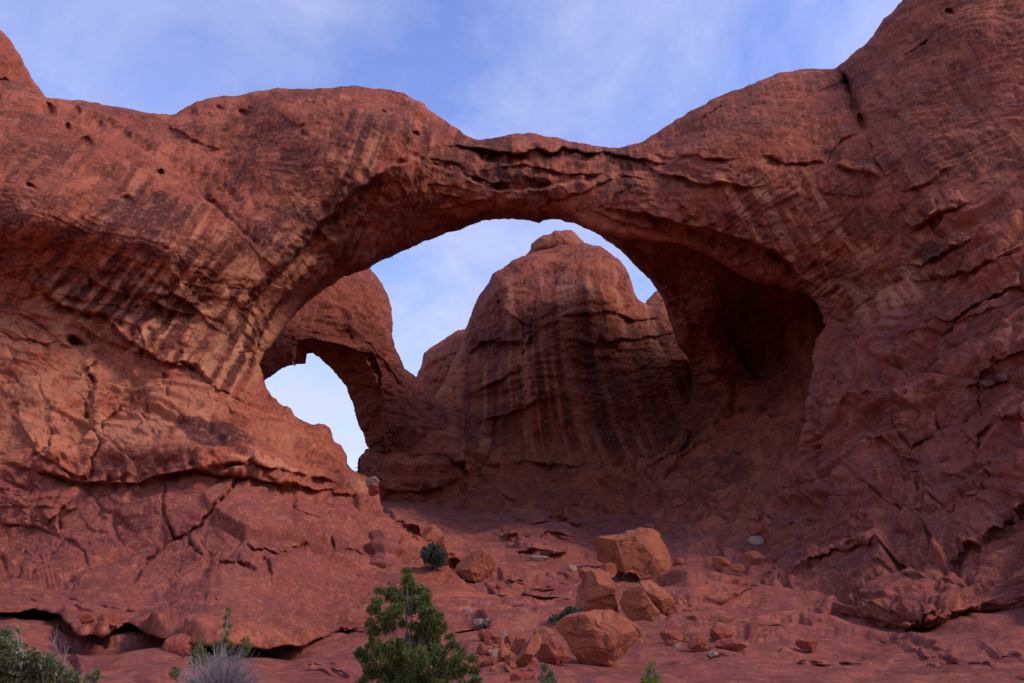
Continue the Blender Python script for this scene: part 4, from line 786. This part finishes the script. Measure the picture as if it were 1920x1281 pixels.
def boulder(outline, mat, label, dep=0.8, D=None, cuts=9, seed=None, cat='boulder', group=None, lift=0.0, grooves=(), name=None, rough=1.0, sq=0.75):
    """a stone with the outline it shows, given real depth, chiselled flat faces and a worn skin"""
    p = np.array(outline, float); c = (p.max(0) + p.min(0)) / 2; by = p[:, 1].max(); seed = seed if seed is not None else int(c[0] * 7 + c[1]); r_ = np.random.RandomState(seed)
    size = max(np.ptp(p[:, 0]), np.ptp(p[:, 1])); Vn, Fn = ICO[5 if size > 55 else 4 if size > 14 else 3]
    Dg_ = (D if D is not None else ground_D(c[0], min(by, 1296))) ; mpp = Dg_ / FPX / 1.03
    # radius in each direction of the outline plane
    q = rough_line(outline, True, 0.03, seed, 2) - c; ang = np.arctan2(-q[:, 1], q[:, 0]); rad = np.hypot(q[:, 0], q[:, 1]); k = np.argsort(ang); ang, rad = ang[k], rad[k]
    th = np.arctan2(Vn[:, 2], Vn[:, 0]); R = np.interp(th, np.r_[ang[-1] - 2 * math.pi, ang, ang[0] + 2 * math.pi], np.r_[rad[-1], rad, rad[0]]) * mpp
    cp = np.hypot(Vn[:, 0], Vn[:, 2]); s_ = cp ** sq; Rm = rad.mean() * mpp
    L = np.stack([R * s_ * np.cos(th), Rm * dep * 1.15 * np.sign(Vn[:, 1]) * np.abs(Vn[:, 1]) ** 0.8, R * s_ * np.sin(th)], 1)
    for i in range(cuts):                         # flat fracture faces
        a, e = r_.uniform(-2.6, -0.5), r_.uniform(-0.6, 0.9); n_ = np.array([math.cos(a) * math.cos(e), math.sin(a) * math.cos(e), math.sin(e)])
        h = r_.uniform(0.5, 0.82) * (L @ n_).max(); o_ = np.maximum(0, L @ n_ - h); L = L - n_ * o_[:, None] * 0.97
    for (gx_, gy_, gw) in grooves:
        pass
    N_ = Vn / np.linalg.norm(Vn, axis=1)[:, None]
    o_ = 0.05 * fbm(L / (Rm * 1.1) + seed, 3, 0.5) * Rm + 0.02 * Rm * fbm(L / (Rm * 0.22) + seed, 3, 0.6)
    c_ = perlin(L / Rm + 5 + seed); w_ = warp(L / (Rm * 0.8) + seed, 1.0, 0.2); h_, e_ = facet(w_ * np.array([0.9, 0.9, 1.4])); o_ = o_ + rough * Rm * (0.11 * h_ - 0.045 * np.exp(-(e_ / 0.03) ** 2) * (c_ > 0.1)); h_, e_ = facet(w_ * 2.6 + 5); o_ = o_ + rough * Rm * 0.025 * h_
    L = L + N_ * (o_ * np.where(cp > 0.93, 0.5, 1.0))[:, None]
    C0 = at(c[0], c[1], Dg_ + Rm * dep * 0.35); base = np.array([C0[0], C0[1], C0[2] - (by - c[1]) * mpp])
    Rx = np.array([[1, 0, 0], [0, CP, -SP], [0, SP, CP]]); L = L @ Rx.T + C0
    o = mesh_obj(name or ('boulder' if size > 34 else 'stone'), L, Fn, mat, origin=base)
    return tag(o, label, cat if size > 34 or cat != 'boulder' else 'stone', group)
def quadstone(x0, y0, x1, y1, mat, label, seed=0, **k):
    r = np.random.RandomState(int(x0 * 3 + y0 + seed)); cx, cy, a, b = (x0 + x1) / 2, (y0 + y1) / 2, (x1 - x0) / 2, (y1 - y0) / 2; n = 9
    pts = [(cx + a * math.copysign(abs(math.cos(t)) ** 0.75, math.cos(t)) * r.uniform(.86, 1.05), cy + b * math.copysign(abs(math.sin(t)) ** 0.75, math.sin(t)) * r.uniform(.86, 1.05)) for t in [2 * math.pi * (i + r.uniform(-.25, .25)) / n for i in range(n)]]
    return boulder(pts, mat, label, **k)
boulder([(1113, 1018), (1122, 1010), (1170, 1003), (1212, 994), (1238, 998), (1250, 1008), (1258, 1030), (1263, 1070), (1245, 1082), (1218, 1089), (1200, 1085), (1193, 1074), (1158, 1066), (1122, 1056)], BOULD, 'largest orange block wedged high in the alcove mouth, its underside hollowed dark', sq=0.5)
boulder([(1082, 1150), (1083, 1110), (1092, 1085), (1105, 1074), (1125, 1072), (1145, 1082), (1151, 1100), (1153, 1120), (1160, 1158), (1130, 1166), (1095, 1162)], BOULD, 'upright orange block with a rounded top directly below the largest block', sq=0.5)
boulder([(1164, 1135), (1170, 1115), (1185, 1103), (1200, 1098), (1215, 1120), (1236, 1148), (1228, 1168), (1206, 1177), (1185, 1165)], BOULD, 'lower half of the split rounded boulder right of the upright block')
boulder([(1190, 1106), (1200, 1092), (1220, 1091), (1241, 1103), (1262, 1125), (1269, 1145), (1262, 1160), (1246, 1165), (1225, 1155), (1205, 1135)], BOULD, 'smooth egg shaped upper half of the split boulder, tilted to the right', cuts=3, rough=0.7)
boulder([(1040, 1180), (1060, 1165), (1090, 1154), (1125, 1151), (1155, 1153), (1175, 1168), (1192, 1182), (1197, 1200), (1180, 1215), (1165, 1230), (1140, 1243), (1110, 1244), (1090, 1250), (1078, 1230), (1062, 1205), (1046, 1190)], BOULD, 'big cracked orange boulder with a domed top at the front of the rockfall', sq=0.6)
boulder([(1150, 1158), (1175, 1160), (1200, 1178), (1202, 1192), (1190, 1204), (1160, 1200)], BOULD, 'smooth pale shouldered boulder tucked behind the big cracked boulder', D=28, cuts=2, rough=0.4)
boulder([(1007, 1225), (1012, 1208), (1035, 1197), (1050, 1205), (1065, 1225), (1072, 1238), (1050, 1246), (1025, 1250), (1010, 1240)], REDB, 'dark red wedge shaped boulder under the left side of the big cracked boulder', sq=0.6)
boulder([(1000, 1188), (1005, 1180), (1020, 1176), (1036, 1184), (1041, 1192), (1022, 1200), (1009, 1196)], BOULD, 'small rounded orange stone balanced on top of the dark red wedge boulder', cuts=2)
boulder([(964, 1250), (970, 1235), (985, 1215), (995, 1200), (1005, 1192), (1016, 1195), (1012, 1210), (997, 1232), (981, 1254)], BOULD, 'long orange slab leaning against the dark red wedge boulder', cuts=2, rough=0.4, cat='boulder')
boulder([(958, 1230), (957, 1210), (970, 1195), (985, 1191), (986, 1200), (976, 1220), (966, 1240)], BOULD, 'flat orange slab standing behind the long leaning slab', cuts=2, rough=0.4)
boulder([(932, 1240), (935, 1220), (946, 1212), (956, 1222), (957, 1245), (942, 1248)], BOULD, 'rounded orange stone left of the leaning slabs')
boulder([(307, 1211), (314, 1198), (335, 1191), (355, 1194), (370, 1205), (374, 1218), (362, 1230), (340, 1234), (318, 1228)], REDB, 'lone egg shaped boulder under the overhanging ledge at lower left', cuts=0, rough=0.15)
boulder([(850, 1066), (870, 1047), (890, 1036), (905, 1032), (920, 1042), (931, 1065), (925, 1078), (897, 1088), (870, 1085), (855, 1076)], BOULD, 'pyramid shaped orange boulder with black stains right of the dark bush', sq=0.55)
boulder([(765, 1010), (775, 1002), (790, 1008), (802, 1020), (806, 1034), (795, 1046), (776, 1038), (766, 1022)], BOULD, 'left block of the broken boulder behind the dark bush')
boulder([(787, 1002), (795, 988), (810, 984), (825, 992), (831, 1010), (822, 1034), (800, 1030)], BOULD, 'tallest middle block of the broken boulder behind the dark bush')
boulder([(825, 1006), (835, 1000), (848, 1015), (853, 1040), (855, 1062), (845, 1076), (833, 1062), (822, 1030)], BOULD, 'tall right hand block of the broken boulder behind the dark bush')
ST = [(865, 1141, 887, 1163, PALE, 'bleached white stone, upper of three on the smooth slab', {}), (886, 1160, 911, 1178, PALE, 'flat pale stone in the middle of three on the smooth slab', {}), (908, 1160, 934, 1174, PALE, 'low pale stone, rightmost of three on the smooth slab', {}),
      (936, 1055, 960, 1074, PALE, 'bleached stone just right of the pyramid shaped boulder', dict(D=46)), (921, 1070, 943, 1087, PALE, 'narrow pale stone leaning below the bleached one by the pyramid boulder', dict(D=45)),
      (1060, 1060, 1084, 1071, PALE, 'flat whitish stone left of the largest orange block', dict(D=44.5)), (990, 1043, 1032, 1052, PALE, 'long thin whitish slab on the upper ledge', dict(D=48.5)),
      (928, 1093, 953, 1119, REDB, 'squat red block standing on the thin ledge under the pyramid boulder', {}), (1084, 1064, 1121, 1087, BOULD, 'orange slab lying just left of the largest block', dict(D=43)),
      (1122, 1056, 1159, 1084, BOULD, 'angular red block propping the left end of the largest block', dict(D=42)), (1155, 1103, 1179, 1130, BOULD, 'small orange wedge between the upright block and the split boulder', {}),
      (1263, 1046, 1288, 1062, BOULD, 'small stone against the right foot of the largest block', dict(D=47)),
      (1334, 1045, 1373, 1062, BOULD, 'flat oval stone, leftmost on the bare slope below the alcove', {}), (1369, 1058, 1399, 1074, BOULD, 'low flat stone in front of the humped stone on the slope', {}),
      (1388, 1034, 1437, 1066, BOULD, 'humped stone with a knobbed end on the bare slope below the alcove', {}), (1378, 1040, 1400, 1057, BOULD, 'small round stone behind the humped stone', {}),
      (1398, 963, 1436, 981, REDB, 'topmost grey red stone of the stack in the hollow', dict(D=50)), (1400, 980, 1434, 1003, REDB, 'middle grey stone of the stack in the hollow', dict(D=49.5)), (1401, 1005, 1438, 1021, PALE, 'pointed pale stone below the stack in the hollow', dict(D=48)),
      (1328, 1154, 1381, 1182, BOULD, 'pale topped boulder capping the square block at the end of the rounded slab', {}), (1332, 1175, 1378, 1210, REDB, 'square red block under the pale topped boulder', {}),
      (1290, 1196, 1339, 1221, REDB, 'flat boulder in front of the square red block', {}), (1342, 1200, 1397, 1222, REDB, 'broad dark slab with a black hollow beneath, right of the flat boulder', {}),
      (1323, 1222, 1349, 1236, PALE, 'small white stone on the bare slab in the foreground', {}), (1238, 1181, 1283, 1206, REDB, 'angular red boulder half way between the big cracked boulder and the square block', {}),
      (1244, 1200, 1272, 1216, REDB, 'flat stone in front of the angular red boulder', {}), (1207, 1200, 1224, 1215, BOULD, 'pebble like round stone right of the big cracked boulder', {}), (1192, 1202, 1210, 1212, BOULD, 'tiny stone touching the big cracked boulder', {}),
      (1280, 1195, 1293, 1207, BOULD, 'tiny round stone left of the flat boulder', {}), (1262, 1207, 1280, 1216, PALE, 'tiny pale stone below the angular red boulder', {}),
      (1493, 1198, 1541, 1219, REDB, 'low flat slab lying alone on the foreground rock, right of centre', {}), (895, 1182, 925, 1210, REDB, 'dark red stone at the top left of the rubble beside the juniper', {}), (918, 1188, 941, 1212, REDB, 'dark red stone second from the left in the rubble top row', {}),
      (934, 1184, 952, 1204, PALE, 'pale stone in the top row of the rubble', {}), (944, 1192, 968, 1212, REDB, 'dark stone right of the pale one in the rubble top row', {}), (893, 1208, 912, 1236, REDB, 'upright dark stone at the left edge of the rubble', {}),
      (912, 1218, 934, 1236, PALE, 'pinkish pale stone in the middle of the rubble', {}), (906, 1200, 926, 1218, REDB, 'small red stone in the middle of the rubble', {}), (943, 1240, 968, 1260, REDB, 'cube like dark stone at the foot of the leaning slab', {}),
      (908, 1234, 932, 1254, REDB, 'low dark stone at the bottom of the rubble', {}), (926, 1208, 936, 1218, PALE, 'tiny white chip in the rubble', {}), (955, 1262, 1000, 1284, REDB, 'streaked red stone at the bottom edge left of the small bush', dict(D=18.5)), (990, 1266, 1014, 1284, REDB, 'small red stone between the streaked stone and the small bush', dict(D=18.6)),
      (684, 893, 712, 917, PALE, 'pale rounded stone perched at the tip of the left ledge', dict(D=50.5)), (688, 905, 712, 932, REDB, 'dark oval stone just under the pale perched stone', dict(D=50.2)),
      (1020, 1018, 1066, 1034, REDB, 'flat red stone on the upper ledge in the alcove', dict(D=56)), (975, 1010, 1005, 1022, REDB, 'small flat stone left on the upper ledge in the alcove', dict(D=58)),
      (1648, 1196, 1668, 1206, REDB, 'small stone at the foot of the right cliff', {}), (143, 1150, 176, 1178, REDB, 'knobbly block hanging under the left ledge', dict(D=27.3)), (175, 1150, 232, 1180, REDB, 'broken block beside the knobbly one under the left ledge', dict(D=27.3))]
for (a, b, c, d, m, lab, kw) in ST: quadstone(a, b, c, d, m, lab, **kw)
# rubble of chips nobody could count, in the notch right of the split boulder
V, Q = [], []; Vn, Fn = ICO[3][0][:42], None
v2, f2_ = ico(1); r_ = np.random.RandomState(4)
for i in range(150):
    x, y = (r_.uniform(1270, 1312), r_.uniform(1126, 1162)) if i < 90 else (r_.uniform(895, 1000), r_.uniform(1195, 1262))
    if i < 90 and y < 1126 + (x - 1270) * 0.3: continue
    s_ = r_.uniform(0.04, 0.16); c = at(x, y, ground_D(x, y) - 0.1); k = len(V)
    M = r_.normal(size=(3, 3)) * 0.35 + np.eye(3); V += list((v2 * r_.uniform(0.8, 1.2, (len(v2), 1))) @ M * s_ + c); Q += [tuple(q + k) for q in f2_]
tag(mesh_obj('rubble', V, Q, BOULD, smooth=False), 'small chips of broken sandstone between the boulders', 'rubble', kind='stuff')

# ------------------------------------------------------------------ plants
def leaf_material(name, a, b, trans=0.25):
    m = bpy.data.materials.new(name); m.use_nodes = True; nt = m.node_tree; N, L = nt.nodes, nt.links; bs = N['Principled BSDF']
    bs.inputs['Roughness'].default_value = 0.75; bs.inputs['Specular IOR Level'].default_value = 0.2
    at_ = N.new('ShaderNodeAttribute'); at_.attribute_name = 'tone'; mx = N.new('ShaderNodeMix'); mx.data_type = 'RGBA'
    L.new(at_.outputs['Fac'], mx.inputs['Factor']); mx.inputs['A'].default_value = (*a, 1); mx.inputs['B'].default_value = (*b, 1)
    L.new(mx.outputs['Result'], bs.inputs['Base Color'])
    tr = N.new('ShaderNodeBsdfTranslucent'); L.new(mx.outputs['Result'], tr.inputs['Color']); ms = N.new('ShaderNodeMixShader'); ms.inputs[0].default_value = trans
    L.new(bs.outputs[0], ms.inputs[1]); L.new(tr.outputs[0], ms.inputs[2]); L.new(ms.outputs[0], N['Material Output'].inputs['Surface']); return m
JBK = leaf_material('juniper_bark', (0.07, 0.05, 0.045), (0.22, 0.17, 0.15), 0.0); JUN = leaf_material('juniper_leaf', (0.048, 0.064, 0.018), (0.165, 0.195, 0.045)); BRI = leaf_material('bright_leaf', (0.08, 0.12, 0.02), (0.26, 0.30, 0.05))
OLV = leaf_material('olive_leaf', (0.07, 0.085, 0.035), (0.22, 0.24, 0.11)); DRK = leaf_material('dark_leaf', (0.045, 0.052, 0.034), (0.12, 0.135, 0.09)); TWG = leaf_material('twig_bark', (0.13, 0.10, 0.10), (0.34, 0.29, 0.28), 0.0)
def tube(V, Q, T, pts, r0, r1, n=4, tone=0.5):
    pts = np.array(pts, float); m = len(pts); k0 = len(V)
    for i, p in enumerate(pts):
        d = pts[min(i + 1, m - 1)] - pts[max(i - 1, 0)]; d /= np.linalg.norm(d) + 1e-9; a = np.cross(d, [0.3, 1, 0.2]); a /= np.linalg.norm(a) + 1e-9; b = np.cross(d, a); r = r0 + (r1 - r0) * i / (m - 1)
        for j in range(n): t = 2 * math.pi * j / n; V.append(p + r * (math.cos(t) * a + math.sin(t) * b)); T.append(tone)
    for i in range(m - 1):
        for j in range(n): Q.append((k0 + i * n + j, k0 + i * n + (j + 1) % n, k0 + (i + 1) * n + (j + 1) % n, k0 + (i + 1) * n + j))
def wander(a, b, n, amp, r):
    a, b = np.array(a, float), np.array(b, float); t = np.linspace(0, 1, n)[:, None]; w = np.cumsum(r.normal(size=(n, 3)), 0); w -= w[0] + t * (w[-1] - w[0]); return a + (b - a) * t + w * amp
def plant(name, label, cat, clumps, D, base, leafmat, leaf=(0.028, 0.010), dens=1.0, up=0.75, seed=1, twig=0.01, trunk=0.06, barkmat=None, bare=0, spread=0.5, group=None, tonek=0.0, trunkname='trunk'):
    """clumps: (x, y, radius) in photo pixels, each an uneven tuft of upright sprays on its own twig"""
    r = np.random.RandomState(seed); mpp = D / FPX / 1.05; B = at(base[0], base[1], D); root = bpy.data.objects.new(name, None); COL.objects.link(root); root.location = B; tag(root, label, cat, group)
    root.empty_display_size = 0.3
    V, Q, T = [], [], []; bv, bq, bt = [], [], []
    for (cx, cy, cr) in clumps:
        R = cr * mpp; C0 = at(cx, cy, D + r.uniform(-1, 1) * spread)
        js = B + (C0 - B) * r.uniform(0.25, 0.6) * np.array([0.5, 0.5, 1.0])
        if twig: tube(bv, bq, bt, wander(js, C0, 6, twig * 1.5, r), twig, twig * 0.4, 4, r.uniform(0, 1))
        for _ in range(max(3, int(dens * 30 * (cr / 16) ** 1.6))):
            u = r.normal(size=3); u /= np.linalg.norm(u); p0 = C0 + u * R * r.uniform(0.0, 1.0) ** 0.5 * np.array([1, 1, 0.95]); ln = R * r.uniform(0.35, 0.75)
            dr = u * 0.55 * np.array([1, 1, 0.4]) + np.array([0, 0, up]) + r.normal(size=3) * 0.2; dr /= np.linalg.norm(dr); tn = np.clip(0.15 + r.uniform(0, 0.55) + 0.25 * tonek, 0, 1)
            if twig: tube(bv, bq, bt, [p0 - dr * ln * 0.5, p0 + dr * ln * 0.6], twig * 0.35, twig * 0.15, 3, r.uniform(0, 1))
            m = max(10, int(44 * (ln / 0.12) ** 0.8)); tt = r.uniform(-0.35, 1, m); sd = r.normal(size=(m, 3)); sd /= np.linalg.norm(sd, axis=1)[:, None]
            wd = leaf[0] * 0.9 * (1.1 - np.clip(tt, 0, 1)); P0 = p0 + dr * (tt * ln)[:, None] + sd * (wd * r.uniform(0.2, 1.6, m))[:, None]
            ax = dr * 0.8 + sd * 0.7; ax /= np.linalg.norm(ax, axis=1)[:, None]; sx = np.cross(ax, r.normal(size=(m, 3))); sx /= np.linalg.norm(sx, axis=1)[:, None] + 1e-9
            l_, w_ = (leaf[0] * r.uniform(0.6, 1.3, m))[:, None], (leaf[1] * r.uniform(0.7, 1.3, m))[:, None]; k = len(V)
            q = np.stack([P0, P0 + ax * l_ * 0.5 + sx * w_, P0 + ax * l_, P0 + ax * l_ * 0.5 - sx * w_], 1).reshape(-1, 3); V.extend(q); Q.extend((np.arange(4 * m).reshape(m, 4) + k).tolist())
            T.extend(np.repeat(np.clip(tn + 0.35 * np.clip(tt, 0, 1) + r.uniform(-0.15, 0.15, m), 0, 1), 4))
    if V: o = mesh_obj('crown' if cat == 'tree' else 'foliage', V, Q, leafmat, root, {'tone': T}, smooth=False, origin=B); o.location = (0, 0, 0)
    top = min(clumps, key=lambda c: c[1]) if clumps else (base[0], base[1] - 50, 5)
    if trunk: tube(bv, bq, bt, wander(B - np.array([0, 0, 0.15]), at(top[0], top[1] + top[2], D), 9, trunk * 0.35, r), trunk, trunk * 0.2, 7, 0.35)
    for _ in range(bare):
        c = clumps[r.randint(len(clumps))]; e = at(c[0] + r.normal() * c[2] * 1.3, c[1] + r.normal() * c[2] - c[2] * 0.5, D + r.uniform(-spread, spread)); s0 = B + (e - B) * r.uniform(0.2, 0.6)
        tube(bv, bq, bt, wander(s0, e, 6, 0.02, r), 0.006, 0.002, 3, r.uniform(0.5, 1))
    if bv: o = mesh_obj(trunkname, bv, bq, barkmat or TWG, root, {'tone': bt}, origin=B); o.location = (0, 0, 0)
    return root
plant('juniper_tree', 'tall green juniper with an open pointed crown in the foreground centre', 'tree',
      [(763, 1075, 7), (762, 1090, 10), (768, 1108, 15), (786, 1112, 12), (736, 1118, 15), (748, 1130, 13), (711, 1112, 7), (708, 1130, 10), (702, 1148, 12), (797, 1112, 8), (794, 1130, 13), (772, 1140, 16), (740, 1150, 14), (800, 1152, 15), (818, 1160, 12), (812, 1148, 6),
       (722, 1160, 12), (694, 1172, 9), (728, 1178, 15), (700, 1188, 10), (818, 1178, 17), (795, 1185, 16), (695, 1210, 9), (768, 1200, 7), (752, 1172, 8), (776, 1178, 9), (748, 1210, 10), (784, 1200, 10), (764, 1232, 16), (676, 1228, 12), (683, 1240, 10), (712, 1225, 17), (735, 1215, 12), (845, 1196, 7), (850, 1212, 10), (808, 1210, 20), (780, 1218, 14),
       (742, 1240, 18), (782, 1245, 22), (822, 1238, 20), (862, 1226, 11), (884, 1238, 8), (856, 1244, 12), (694, 1262, 14), (718, 1262, 18), (745, 1275, 20), (785, 1280, 24), (826, 1272, 20), (862, 1262, 14), (888, 1262, 11), (890, 1280, 10), (680, 1282, 9), (760, 1300, 26), (820, 1305, 24), (720, 1305, 22), (870, 1300, 16)],
      13.0, (772, 1345), JUN, dens=1.7, up=1.15, seed=5, bare=18, trunk=0.035, twig=0.006, barkmat=JBK, leaf=(0.034, 0.011), spread=0.45)
plant('juniper_sapling', 'slim young juniper with a tall tuft beside the egg shaped boulder', 'tree',
      [(427, 1148, 5), (428, 1160, 7), (425, 1175, 8), (424, 1190, 7), (420, 1205, 9), (412, 1218, 10), (432, 1215, 8), (400, 1212, 5), (460, 1205, 8), (458, 1220, 9), (376, 1212, 8), (372, 1226, 10), (380, 1240, 12), (396, 1240, 9), (365, 1245, 9), (330, 1258, 8), (325, 1270, 8), (405, 1250, 10), (440, 1240, 8)],
      14.5, (405, 1320), JUN, dens=1.3, seed=9, bare=8, trunk=0.03, leaf=(0.028, 0.010), spread=0.25, tonek=0.6)
plant('juniper_sapling', 'small bright yellow green sapling at the bottom edge, right of centre', 'tree', [(1221, 1248, 5), (1220, 1260, 8), (1212, 1272, 9), (1230, 1272, 9), (1220, 1285, 13), (1206, 1290, 8), (1236, 1290, 8)], 15.0, (1221, 1318), BRI, dens=1.5, seed=3, bare=3, trunk=0.02, spread=0.12)
plant('bush', 'small dark green bush in front of the dark red wedge boulder', 'bush', [(1018, 1252, 7), (1028, 1262, 10), (1020, 1275, 10), (1036, 1278, 8), (1026, 1290, 12)], 15.5, (1026, 1312), OLV, dens=1.4, seed=13, bare=5, trunk=0.015, spread=0.12)
plant('bush', 'dark rounded bush growing against the broken boulder in the alcove mouth', 'bush', [(800, 1036, 9), (814, 1034, 11), (826, 1042, 9), (806, 1050, 10), (820, 1054, 11), (832, 1056, 6), (796, 1046, 7), (815, 1062, 8)], 43.0, (815, 1072), DRK, leaf=(0.10, 0.04), dens=1.6, seed=14, trunk=0.03, twig=0.012, bare=6, spread=0.4)
plant('bush', 'grey green bush spreading behind the big cracked boulder', 'bush', [(1038, 1168, 9), (1052, 1160, 10), (1066, 1155, 10), (1080, 1150, 9), (1056, 1172, 9), (1045, 1178, 7), (1085, 1158, 7), (1070, 1148, 7)], 30.5, (1060, 1190), DRK, leaf=(0.07, 0.024), dens=1.5, seed=15, trunk=0.02, twig=0.01, bare=30, spread=0.4)
plant('bush', 'leafy olive green bush filling the bottom left corner', 'bush',
      [(10, 1190, 10), (8, 1215, 14), (28, 1212, 7), (14, 1240, 18), (40, 1235, 12), (60, 1235, 12), (30, 1260, 20), (62, 1258, 18), (88, 1248, 14), (82, 1238, 8), (100, 1262, 14), (72, 1278, 20), (30, 1285, 22), (110, 1278, 16), (128, 1270, 9), (140, 1280, 10), (-20, 1225, 25), (-25, 1270, 30), (170, 1272, 8), (178, 1262, 6), (185, 1275, 6), (48, 1212, 4), (30, 1182, 4)],
      11.5, (60, 1360), OLV, leaf=(0.034, 0.018), dens=1.1, seed=16, bare=40, trunk=0.02, spread=0.5, up=0.35)
# bare grey desert shrubs: nothing but fine twigs
def twig_shrub(label, cx, cy, w, h, D, n, seed, base=None):
    r = np.random.RandomState(seed); mpp = D / FPX / 1.05; B = at(cx, cy + h, D); V, Q, T = [], [], []
    for _ in range(n):
        a = r.uniform(-1, 1); e = at(cx + a * w + r.normal() * w * 0.08, cy + h - (h + 0) * math.sqrt(max(0.05, 1 - a * a * 0.8)) * r.uniform(0.55, 1.08), D + r.uniform(-1, 1) * w * mpp * 0.8)
        st = B + (e - B) * r.uniform(0, 0.35); p = wander(st, e, 7, 0.012, r); tn = r.uniform(0, 1); tube(V, Q, T, p, 0.006, 0.0022, 3, tn)
        for _k in range(3): q = p[r.randint(3, 7)]; d = (e - B) * 0.22 + r.normal(size=3) * 0.06; tube(V, Q, T, wander(q, q + d, 4, 0.006, r), 0.003, 0.0015, 3, min(1, tn + 0.2))
    o = mesh_obj('twiggy_shrub', V, Q, TWG, None, {'tone': T}, origin=B); return tag(o, label, 'shrub')
twig_shrub('pale grey leafless shrub in front of the slim young juniper', 412, 1232, 72, 90, 12.5, 330, 31)
twig_shrub('small bleached dead twigs at the bottom edge right of the small dark bush', 1095, 1255, 26, 45, 15.5, 16, 32)
twig_shrub('thin bare pale twigs poking up behind the olive bush at lower left', 110, 1205, 60, 110, 12.0, 30, 33)
